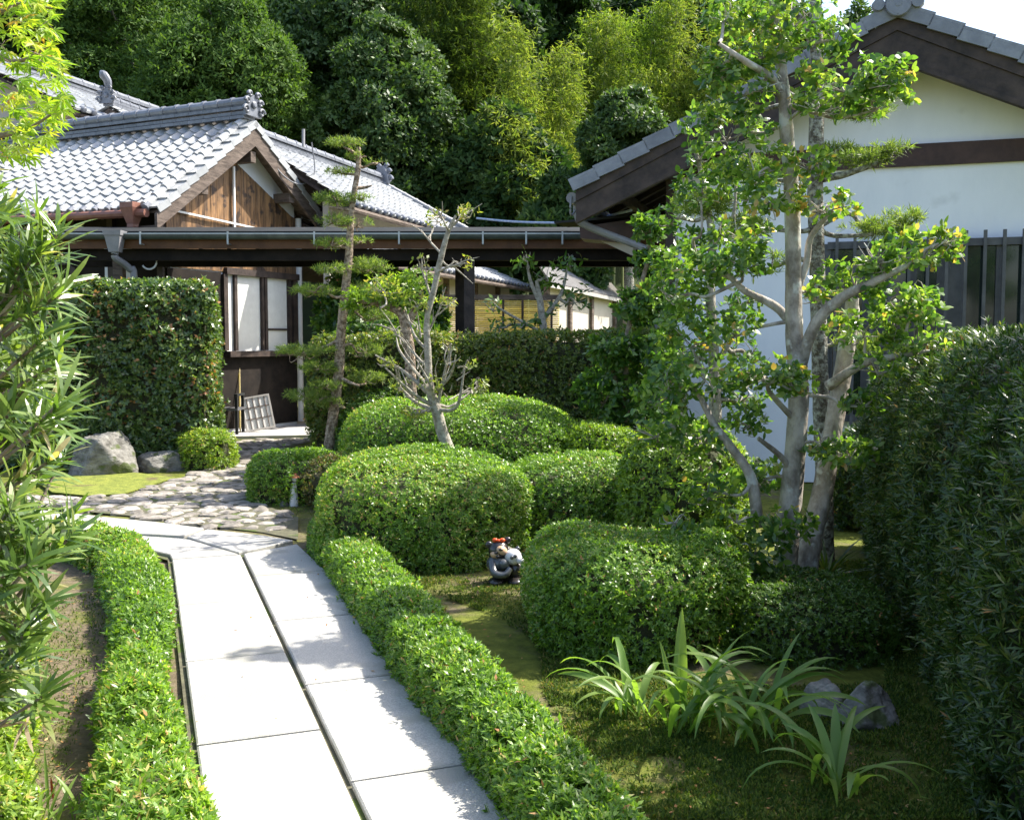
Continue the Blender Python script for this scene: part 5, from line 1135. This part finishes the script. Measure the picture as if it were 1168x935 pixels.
# ---------------------------------------------------------------- rocks
def rock(label, c, rx, ry, h, seed, m='rock', flat=0.75):
    nu, nv = 72, 44; th = np.linspace(0, math.pi*0.62, nv); ph = np.linspace(0, 2*math.pi, nu, endpoint=False); T, Ph = np.meshgrid(th, ph, indexing='ij')
    D = np.stack([np.sin(T)*np.cos(Ph), np.sin(T)*np.sin(Ph), np.cos(T)], -1).reshape(-1, 3)
    rs = np.random.default_rng(seed); R = np.ones(len(D))*1.25
    for _ in range(16):
        n_ = nrm(rs.normal(size=3)+[0, 0, .25]); k = rs.uniform(0.78, 1.05); dn = D @ n_; R = np.minimum(R, np.where(dn > 0.2, k/np.maximum(dn, 0.2), 9))
    R = R + wob(D*2, 0.05, 2.2, seed) + wob(D*2, 0.02, 9, seed+1)
    V = D*R[:, None]*[rx, ry, h] + [c[0], c[1], 0]; V[:, 2] = np.maximum(V[:, 2], -0.03)
    Fc = np.array([[i*nu+j, (i+1)*nu+j, (i+1)*nu+(j+1) % nu, i*nu+(j+1) % nu] for i in range(nv-1) for j in range(nu)])
    return tag(link_mesh('rock', [(V, Fc, 0)], m, smooth=True), label, 'rock')
rock('grey boulder leaning at the foot of the square hedge', P(113, 520, 12.2), 0.36, 0.30, 0.58, 4)
rock('small low rock tucked under the square hedge, right of the boulder', P(183, 530, 12.55), 0.27, 0.2, 0.22, 9)
rock('grey rock with mossy top at the foot of the dark azalea on the right', G(985, 822), 0.125, 0.11, 0.135, 21)
rock('small mossy grey rock touching the left of the right-hand rock', G(940, 812), 0.085, 0.08, 0.115, 22)
rock('tiny pale stone at the edge of the paving near the end of the path border', G(325, 577), 0.05, 0.04, 0.045, 17)

# ---------------------------------------------------------------- figurines
def figurine():
    Y = 6.9; b = G(577, 664); cx_, cy_ = b[0], b[1]; s = 6.9/F   # metres per pixel
    root = empty('figurine', (cx_, cy_, 0), 'glazed pair of hugging animal figures, one with an orange bow, beside the big azalea', 'figurine')
    def at(px, py, dy=0.0): return np.array([cx_+(px-577)*s, cy_+dy, (664-py)*s])
    mb = MB(); mb.ell(at(578, 650, 0.05), 20*s, 15*s, 14*s, 0, 24, 14); mb.ell(at(575, 640, .05), 16*s, 13*s, 16*s, 0, 24, 14)
    mb.build('body', 'ceramic_o', root, smooth=True)
    for px, dy in ((566, -.01), (588, 0.0)): m2 = MB(); m2.ell(at(px, 661, dy-0.05), 9*s, 12*s, 5*s, 0, 16, 10); m2.build('foot', 'ceramic_b', root, smooth=True)
    mb = MB(); mb.ell(at(568, 643, -.0), 13*s, 12*s, 11*s, 0, 20, 12); mb.build('torso', 'ceramic_g', root, smooth=True)
    mb = MB(); pts = [at(562, 640, -.04), at(565, 650, -.10), at(576, 651, -.11), at(582, 645, -.09)]; pp, rr = catmull(pts, [5*s, 4.5*s, 4*s, 3.5*s], 5); mb.tube(pp, rr, 10); mb.ell(at(575, 641, -.07), 6*s, 5*s, 6*s, 0, 14, 10); mb.build('arm', 'ceramic_g', root, smooth=True)
    hd = MB(); hd.ell(at(569, 628, 0), 11.5*s, 10.5*s, 11.5*s, 0, 24, 14); h = hd.build('head', 'ceramic_b', root, smooth=True)
    for px, py in ((558, 622), (579, 617)): m2 = MB(); m2.ell(at(px, py, .01), 4*s, 2.5*s, 4*s, 0, 14, 8); m2.build('ear', 'ceramic_b', h, smooth=True)
    fm = MB(); fm.ell(at(571.5, 626.5, -.028), 7.5*s, 7*s, 6*s, 0, 18, 12, rot=[[.9, 0, .43], [0, 1, 0], [-.43, 0, .9]]); fm.ell(at(565.5, 631, -.034), 6*s, 6*s, 4.5*s, 0, 18, 12); fm.build('face', 'ceramic_t', h, smooth=True)
    for px, py in ((566.5, 628.5), (571.5, 625.0)): m2 = MB(); m2.ell(at(px, py, -.066), 2.4*s, 1.6*s, 1.7*s, 0, 12, 8); m2.build('eye', 'ceramic_b', h, smooth=True)
    m2 = MB(); m2.ell(at(568, 632, -.074), 2.2*s, 2*s, 1.6*s, 0, 12, 8); m2.build('nose', 'ceramic_b', h, smooth=True)
    m2 = MB()
    for px in (565, 573): m2.ell(at(px, 616, -.02), 3.4*s, 2.2*s, 2.6*s, 0, 12, 8)
    m2.ell(at(569, 616, -.03), 1.6*s, 1.6*s, 1.8*s, 0, 10, 8); m2.build('bow', 'red', h, smooth=True)
    hd = MB(); hd.ell(at(585, 634, -.03), 9.5*s, 9*s, 9*s, 0, 24, 14); hd.ell(at(593.5, 637, -.06), 5.5*s, 5.5*s, 4.2*s, 0, 16, 10); h2_ = hd.build('head', 'ceramic_w', root, smooth=True); h2_['label'] = 'white head of the second figure, nuzzling'
    m2 = MB(); m2.ell(at(598, 635, -.07), 1.9*s, 2*s, 2.4*s, 0, 10, 8); m2.build('nose', 'ceramic_b', h2_, smooth=True)
    for px, py in ((587.5, 631.5), (583.5, 633.0)): m2 = MB(); m2.ell(at(px, py, -.088), 2.0*s, 1.2*s, 2.1*s, 0, 10, 8); m2.build('eye', 'ceramic_g', h2_, smooth=True)
    for px, py in ((579, 627), (590, 626)): m2 = MB(); m2.ell(at(px, py, .0), 2.8*s, 2*s, 2.8*s, 0, 12, 8); m2.build('ear', 'ceramic_g', h2_, smooth=True)
    m2 = MB(); m2.ell(at(588, 650, 0.0), 10*s, 10*s, 11*s, 0, 18, 12); m2.build('torso', 'ceramic_b', root, smooth=True)
figurine()
def gnome():
    b = G(337, 577); s = b[1]/F*0.85; cx_, cy_ = b[0], b[1]
    root = empty('garden_ornament', (cx_, cy_, 0), 'little white ornament with a terracotta cap half hidden in the loose azalea', 'ornament')
    def at(px, py, dy=0.0): return np.array([cx_+(px-336)*s, cy_+dy, (585-py)*s])
    mb = MB(); mb.tube([at(334, 585), at(334, 575), at(334, 562), at(335, 553)], [6*s, 5.8*s, 4.6*s, 3*s], 16); mb.build('body', 'ceramic_w', root, smooth=True)
    mb = MB(); mb.ell(at(336, 548), 4.2*s, 4*s, 4.2*s); mb.build('head', 'ceramic_w', root, smooth=True)
    mb = MB(); mb.tube([at(335, 546), at(335, 544.5), at(335, 540)], [7*s, 5.8*s, 1.5*s], 16); mb.build('cap', 'terracotta', root, smooth=True)
gnome()

# ---------------------------------------------------------------- things leaning by the house
def lattice(label, px, Y, w0, h0, tilt, lean, nx_, nz_, seed):
    b = P(px[0], px[1], Y); b[2] = 0.052; root = empty('lattice_panel', b, label, 'panel')
    ax = np.array([math.cos(tilt)*0.95, 0.3*math.cos(tilt), math.sin(tilt)]); ax = nrm(ax); az = nrm(np.array([-math.sin(tilt), lean, math.cos(tilt)])); az = nrm(az-ax*(az @ ax)); ny_ = np.cross(az, ax)
    lift = max(0, -ax[2]*w0); o0 = b+up*lift
    mb = MB(); t_ = 0.03
    mb.box(o0, ax*w0, ny_*0.025, az*t_); mb.box(o0+az*(h0-t_), ax*w0, ny_*0.025, az*t_); mb.box(o0+az*t_, ax*t_, ny_*0.025, az*(h0-2*t_)); mb.box(o0+ax*(w0-t_)+az*t_, ax*t_, ny_*0.025, az*(h0-2*t_))
    mb.build('frame', 'lattice', root)
    mb = MB(); mb.box(o0+ax*t_+az*t_+ny_*0.015, ax*(w0-2*t_), ny_*0.004, az*(h0-2*t_)); mb.build('paper', 'paper', root)
    mb = MB()
    for i in range(1, nx_): mb.box(o0+ax*(w0*i/nx_)+az*t_+ny_*-0.001, ax*0.012, ny_*0.015, az*(h0-2*t_))
    for i in range(1, nz_): mb.box(o0+az*(h0*i/nz_)+ax*t_+ny_*0.0035, ax*(w0-2*t_), ny_*0.011, az*0.012)
    mb.build('slats', 'wood_g', root)
lattice('short lattice panel leaning at a tilt against the tall one, below the paper windows', (281, 486), 17.3, 0.50, 0.62, 0.16, 0.35, 5, 3, 1)
lattice('tall narrow lattice panel leaning against the dark wall below the paper windows', (262, 487), 17.6, 0.36, 1.02, 0.10, 0.22, 4, 5, 2)
mb = MB(); a_ = P(274, 486, 17.3); a_[2] = 0.05; mb.tube([a_, P(273, 412, 17.65)], [0.012, 0.012], 8)
tag(mb.build('pole', 'bambooscreen'), 'thin bamboo pole leaning upright in front of the lattice panels', 'pole')
def chair():
    Yc = 16.9; s = Yc/F; b = P(262, 487, Yc); root = empty('chair', (b[0], Yc, 0), 'dark wooden chair partly hidden by the right end of the square hedge', 'chair')
    X0 = P(243, 480, Yc)[0]; X1 = P(270, 480, Yc)[0]; zs_ = 0.42+.05
    for X in (X0, X1):
        for dy, zt_ in ((0, zs_ if X == X0 else 0.68), (0.4, zs_ if X == X0 else 0.68)):
            p = MB(); p.cbox((X, Yc+dy, zt_/2+0.025), (0.022, 0, 0), (0, 0.022, 0), (0, 0, zt_/2-0.02)); p.build('leg', 'black', root)
    p = MB(); p.cbox(((X0+X1)/2, Yc+0.2, zs_), ((X1-X0)/2+.03, 0, 0), (0, 0.24, 0), (0, 0, 0.02)); p.build('seat', 'slat', root)
    p = MB(); p.cbox((X1, Yc+0.2, 0.71), (0.03, 0, 0), (0, 0.24, 0), (0, 0, 0.018)); p.build('armrest', 'black', root)
    p = MB(); p.cbox((X0+.02, Yc+0.2, 0.75), (0.02, 0, 0), (0, 0.22, 0), (0, 0, 0.25)); p.build('backrest', 'black', root)
chair()

# ================================================================== FOREST
def crown_mesh(name, lobes, leafm, n, L, W, parent, k=3, prof=None, droop=0.0, spread=(30, 100)):
    tot = sum(l[1]**2 for l in lobes); parts = []
    for c, rr, sq in lobes:
        m = int(n*rr*rr/tot); dd = rand_dirs(m); dd[:, 2] = np.where(dd[:, 2] < -0.5, -dd[:, 2], dd[:, 2])
        p = np.asarray(c) + dd*rr*[1, 1, sq]*(1-np.abs(rng.normal(size=(m, 1)))*0.16)
        p = p + dd*wob(p, 0.36*rr, 1.6/rr, int(abs(c[0])*91) % 997)[:, None]
        q = wob(p, 1, 5/rr, int(abs(c[2])*131) % 997); kp2 = q > -0.3; p, dd = p[kp2], dd[kp2]
        parts.append((*shoots(p, nrm(dd+[0, 0, 0.25-droop]), k, L, W, spread, prof, jit=0.5, upw=0.1-droop, lv=0.4), 0))
    return link_mesh(name, parts, [leafm], parent)
def forest_tree(label, px, Y, pyt, pyb, hw, leafm, n=9000, L=0.3, W=0.16, kind='round', seed=1, nl=16, cat='tree', name='evergreen_tree', sq=0.8, group='trees on the wooded slope'):
    rs = np.random.default_rng(seed); top = P(px, pyt, Y); bot = P(px, pyb, Y); X = top[0]; zg_ = float(hill(np.array(X), np.array(Y)))
    H = top[2]-bot[2]; Rr = hw*Y/F; root = empty(name, (X, Y, zg_), label, cat, group); lobes = []
    zb = max(bot[2], zg_+0.5); H = top[2]-zb
    for i in range(nl):
        f = (i+0.5)/nl; a = i*2.4+rs.uniform(-.4, .4)
        if kind == 'cone': prof_ = (1-f)**0.75*0.9+0.12
        else: prof_ = math.sin(math.pi*(0.12+0.83*f))**0.7
        lr = Rr*rs.uniform(0.30, 0.46)*(0.6+0.5*prof_); rad = max(0, Rr*prof_-lr*0.55)*rs.uniform(0.7, 1.0)
        lobes.append(((X+rad*math.cos(a), Y+rad*math.sin(a)*0.9, zb+H*f*0.95), lr, sq))
        if prof_ > 0.6: a2 = a+math.pi+rs.uniform(-.6, .6); lobes.append(((X+rad*math.cos(a2), Y+rad*math.sin(a2)*0.9, zb+H*f*0.95+rs.uniform(-.3, .3)), lr*rs.uniform(.8, 1.1), sq))
    mb = MB(); V, Fc = limb([(X, Y, zg_-0.3), (X+.1, Y, zg_+(zb-zg_)*0.5+.3), (X, Y+.1, zb+H*0.5), (X, Y, zb+H*0.9)], [Rr*0.09+.05, Rr*0.075+.04, Rr*0.05, 0.03], 9); mb.raw(V, Fc)
    for c, lr, _ in lobes[::2]:
        s = np.array([X, Y, max(zg_+.5, c[2]-lr*1.2)]); V, Fc = limb([s, (s+np.array(c))/2+rs.normal(size=3)*.1, np.array(c)], [0.07, 0.05, 0.02], 6, 3); mb.raw(V, Fc)
    mb.build('trunk', 'lichen', root, smooth=True)
    # keep the inside of the crown opaque with a loose inner layer of leaves
    inner = [((X, Y, zb+H*f), Rr*0.55*(1-f*0.6), 1.2) for f in (0.2, 0.5, 0.8)]
    crown_mesh('crown', lobes+inner, leafm, n, L, W, root)
    return root
forest_tree('bright green cypress with feathery sprays above the wooden house roof', 255, 31, -10, 205, 92, 'forest1', 38000, 0.16, 0.06, 'round', 1, 22, name='cypress_tree')
forest_tree('cypress at the upper left, half behind the bright one', 150, 33.5, -60, 190, 95, 'forest1', 30000, 0.16, 0.06, 'round', 2, 20, name='cypress_tree')
forest_tree('big glossy leaved oak standing right of the cypress, over the tiled roofs', 440, 32, 15, 290, 84, 'forest2', 38000, 0.17, 0.09, 'round', 3, 26, name='oak_tree')
forest_tree('taller oak top behind the big glossy one', 400, 35.5, -90, 170, 88, 'forest2', 26000, 0.17, 0.09, 'round', 4, 20, name='oak_tree')
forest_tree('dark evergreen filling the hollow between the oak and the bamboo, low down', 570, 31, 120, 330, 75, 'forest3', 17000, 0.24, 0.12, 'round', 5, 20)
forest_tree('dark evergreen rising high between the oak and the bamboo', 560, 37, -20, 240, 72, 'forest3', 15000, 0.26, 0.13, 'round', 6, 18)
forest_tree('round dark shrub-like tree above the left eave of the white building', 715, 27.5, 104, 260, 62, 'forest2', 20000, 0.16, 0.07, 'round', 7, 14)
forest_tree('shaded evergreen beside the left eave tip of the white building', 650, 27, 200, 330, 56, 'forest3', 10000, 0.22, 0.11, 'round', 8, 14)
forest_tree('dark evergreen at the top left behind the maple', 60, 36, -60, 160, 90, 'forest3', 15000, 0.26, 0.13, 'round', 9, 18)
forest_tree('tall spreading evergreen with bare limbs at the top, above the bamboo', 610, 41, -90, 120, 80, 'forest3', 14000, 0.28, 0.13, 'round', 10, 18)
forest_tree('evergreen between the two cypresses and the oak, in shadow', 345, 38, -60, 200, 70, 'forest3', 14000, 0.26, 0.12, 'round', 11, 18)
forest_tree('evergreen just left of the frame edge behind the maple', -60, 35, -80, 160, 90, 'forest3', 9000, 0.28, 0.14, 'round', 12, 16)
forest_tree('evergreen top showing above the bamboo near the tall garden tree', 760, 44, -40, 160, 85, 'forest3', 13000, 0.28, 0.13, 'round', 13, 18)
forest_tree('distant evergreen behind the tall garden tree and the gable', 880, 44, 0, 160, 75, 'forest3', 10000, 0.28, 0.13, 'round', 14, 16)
forest_tree('thin pale distant tree top beside the ridge end of the white building', 978, 40, 2, 60, 28, 'forest2', 900, 0.22, 0.08, 'round', 15, 8)
bgl = ['far left of the row', 'above the maple', 'behind the first cypress', 'behind the bright cypress', 'behind the oak top', 'between oak and bamboo', 'above the hollow', 'behind the bamboo clump', 'right of the bamboo', 'behind the tall garden tree']
for i, lb in enumerate(bgl):
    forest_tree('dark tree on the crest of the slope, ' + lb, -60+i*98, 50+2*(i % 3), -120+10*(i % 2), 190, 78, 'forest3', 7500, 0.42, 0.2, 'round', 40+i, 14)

def bamboo(label, px, Y, pyt, pyb, spread_px, leafm, n, seed):
    rs = np.random.default_rng(seed); X = P(px, pyt, Y)[0]; zt = P(px, pyt, Y)[2]; zg_ = float(hill(np.array(X), np.array(Y))); zlow = max(P(px, pyb, Y)[2], zg_+0.5)
    root = empty('bamboo', (X, Y, zg_), label, 'bamboo', 'bamboo grove on the slope')
    lean = rs.normal(size=2)*0.35; H = zt-zg_
    pts = [np.array([X+lean[0]*0, Y, zg_-0.2]), np.array([X+lean[0]*0.2, Y+lean[1]*.2, zg_+H*0.4]), np.array([X+lean[0]*0.6, Y+lean[1]*.6, zg_+H*0.75]), np.array([X+lean[0]*1.3, Y+lean[1], zg_+H*0.97]), np.array([X+lean[0]*2.2, Y+lean[1]*1.3, zg_+H*0.98])]
    p, rr = catmull(pts, [0.055, 0.05, 0.035, 0.015, 0.006], 6); V, Fc = tube(p, rr, 7); mb = MB(); mb.raw(V, Fc); mb.build('culm', 'culm', root, smooth=True)
    R0 = spread_px*Y/F; parts = []; nn_ = 34
    for i in range(nn_):
        f = (i+0.5)/nn_; z = zlow+(zt-zlow)*f; c = np.array([np.interp(z, p[:, 2], p[:, 0]), np.interp(z, p[:, 2], p[:, 1]), z]); a = i*2.4+rs.uniform(-.5, .5)
        rad = R0*(1-f**2.2*0.82)*rs.uniform(0.55, 1.05); m = int(n/nn_*(1-0.45*f)); t = rs.uniform(0.05, 1, (m, 1))**0.6
        q = c+t*np.array([[math.cos(a), math.sin(a), 0]])*rad + np.c_[rs.normal(size=m)*0.26*R0, rs.normal(size=m)*0.26*R0, rs.normal(size=m)*0.16 + 0.35*t[:, 0]*rad*0.9 - 0.55*t[:, 0]**2*rad]
        parts.append((*shoots(q, np.tile([math.cos(a)*.6, math.sin(a)*.6, -0.4], (m, 1)), 4, 0.20, 0.035, (25, 80), None, jit=0.4, upw=-0.3, lv=0.4), 0))
    link_mesh('foliage', parts, [leafm], root)
bam = [(604, 30.0, 128, 260, 24, 'bamboo', 'lowest plume, hanging over the dark hollow'), (600, 33.2, 34, 240, 24, 'bamboo', 'left edge of the yellow grove'), (636, 33.4, 44, 250, 26, 'bamboo', 'second plume from the left in the yellow grove'),
       (665, 37.6, 22, 240, 26, 'bamboo2', 'soft green plume behind the front row'), (686, 36.6, 12, 240, 26, 'bamboo', 'tall bright plume at the middle of the grove'), (712, 37.8, 18, 220, 26, 'bamboo2', 'green plume right of the bright one'),
       (735, 36.8, 8, 210, 28, 'bamboo2', 'plume above the round dark tree'), (765, 37.5, -10, 200, 30, 'bamboo', 'plume left of the tall garden tree'), (795, 36.5, 20, 190, 28, 'bamboo', 'plume touching the garden tree leaves'),
       (825, 37.4, 0, 180, 30, 'bamboo2', 'plume behind the garden tree branches'), (855, 37, 18, 160, 30, 'bamboo', 'plume over the white building roof'), (885, 38, 10, 150, 28, 'bamboo2', 'right end plume behind the pale trunks'),
       (650, 35.4, 95, 300, 26, 'bamboo2', 'short green plume in front of the yellow ones'), (700, 35.2, 80, 290, 26, 'bamboo', 'short yellow plume above the eave tree'),
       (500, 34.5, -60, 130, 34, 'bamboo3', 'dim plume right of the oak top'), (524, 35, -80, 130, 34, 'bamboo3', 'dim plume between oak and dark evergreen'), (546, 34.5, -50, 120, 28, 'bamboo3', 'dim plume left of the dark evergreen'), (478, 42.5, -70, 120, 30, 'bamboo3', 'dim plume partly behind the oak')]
for i, (px, Y, a_, b_, s_, mt_, lb) in enumerate(bam): bamboo('bamboo, ' + lb, px, Y, a_, b_, s_*1.5, mt_, 3000, 100+i)

# ================================================================== SMALL DETAIL ON THE GROUND
def scatter_fallen():
    rs = np.random.default_rng(9); pts = []
    for _ in range(90): pts.append(G(rs.uniform(20, 130), rs.uniform(660, 900)))
    for _ in range(60): pts.append(G(rs.uniform(480, 600), rs.uniform(655, 800)))
    for _ in range(70): pts.append(G(rs.uniform(700, 1080), rs.uniform(820, 935)))
    for _ in range(40): pts.append(G(rs.uniform(350, 400), rs.uniform(560, 600)))
    np_ = len(pts)
    for _ in range(22): q_ = c0 - dpath*rs.uniform(0.3, 4.0) + npth*rs.uniform(-.48, .48); pts.append(np.r_[q_, 0.04])
    pts = np.array(pts); pts[:np_, 2] = 0.012; n = len(pts); d = np.c_[rs.normal(size=(n, 2)), rs.normal(size=n)*0.15]; V, Fc = diamonds(pts, d, np.tile([0, 0, 1.0], (n, 1))+rs.normal(size=(n, 3))*0.3, rs.uniform(0.010, 0.03, n), rs.uniform(0.006, 0.015, n))
    tag(link_mesh('fallen_leaves', [(V, Fc, 0)], ['fallen']), 'small dry orange leaves scattered over the soil and moss', 'leaves', kind='stuff')
scatter_fallen()
def ground_cover():
    rs = np.random.default_rng(19); P_ = []
    crumbs = []
    def area(poly, n):
        poly = np.array([G(x, y)[:2] for x, y in poly]); a, b = poly.min(0), poly.max(0); k = 0
        while k < n:
            q = rs.uniform(a, b)
            if inside(q, list(poly)): P_.append(q); k += 1
    area([(470, 655), (610, 660), (620, 790), (700, 935), (760, 935), (1168, 935), (1100, 800), (1000, 640), (940, 640), (1010, 700), (1010, 780), (880, 785), (640, 750), (560, 700), (470, 668)], 50000)
    area([(60, 563), (100, 567), (140, 565), (172, 555), (200, 546), (150, 540), (80, 544), (40, 550)], 2500)
    area([(30, 690), (120, 670), (130, 700), (60, 935), (-20, 935)], 1500)
    area([(300, 572), (400, 570), (405, 590), (345, 592)], 500)
    p = np.c_[np.array(P_), np.full(len(P_), 0.0)]; q = wob(np.c_[p[:, :2], p[:, 2]*0], 1, 3.0, 77)+wob(p, 0.6, 11, 78); p = p[(q > -0.25) | (rs.uniform(size=len(p)) < 0.15)]; n = len(p)
    LV, LF = shoots(p, np.tile([0, 0, 1.0], (n, 1)), 4, 0.017, 0.0055, (15, 75), None, jit=0.3, lv=0.6)
    tag(link_mesh('moss_tufts', [(LV, LF, 0)], ['grass']), 'short moss and grass tufts covering the garden soil', 'ground cover', kind='stuff')
ground_cover()
# ferny tuft at the foot of the dark gap
fp = G(945, 672); mb = MB(); n = 60; dd = np.c_[rng.normal(size=(n, 2))*0.7, rng.uniform(0.4, 1.2, n)]; V, Fc = strips(np.tile([fp[0]+.05, fp[1]+.2, 0.0], (n, 1)), dd, np.tile([0, 0, 1.0], (n, 1))+rng.normal(size=(n, 3))*.1, rng.uniform(0.2, 0.42, n), 0.018, 0.5, LONG); mb.raw(V, Fc)
tag(mb.build('fern', ['podo_d']), 'small dark tufted plant at the foot of the leaning pale trunk', 'plant')
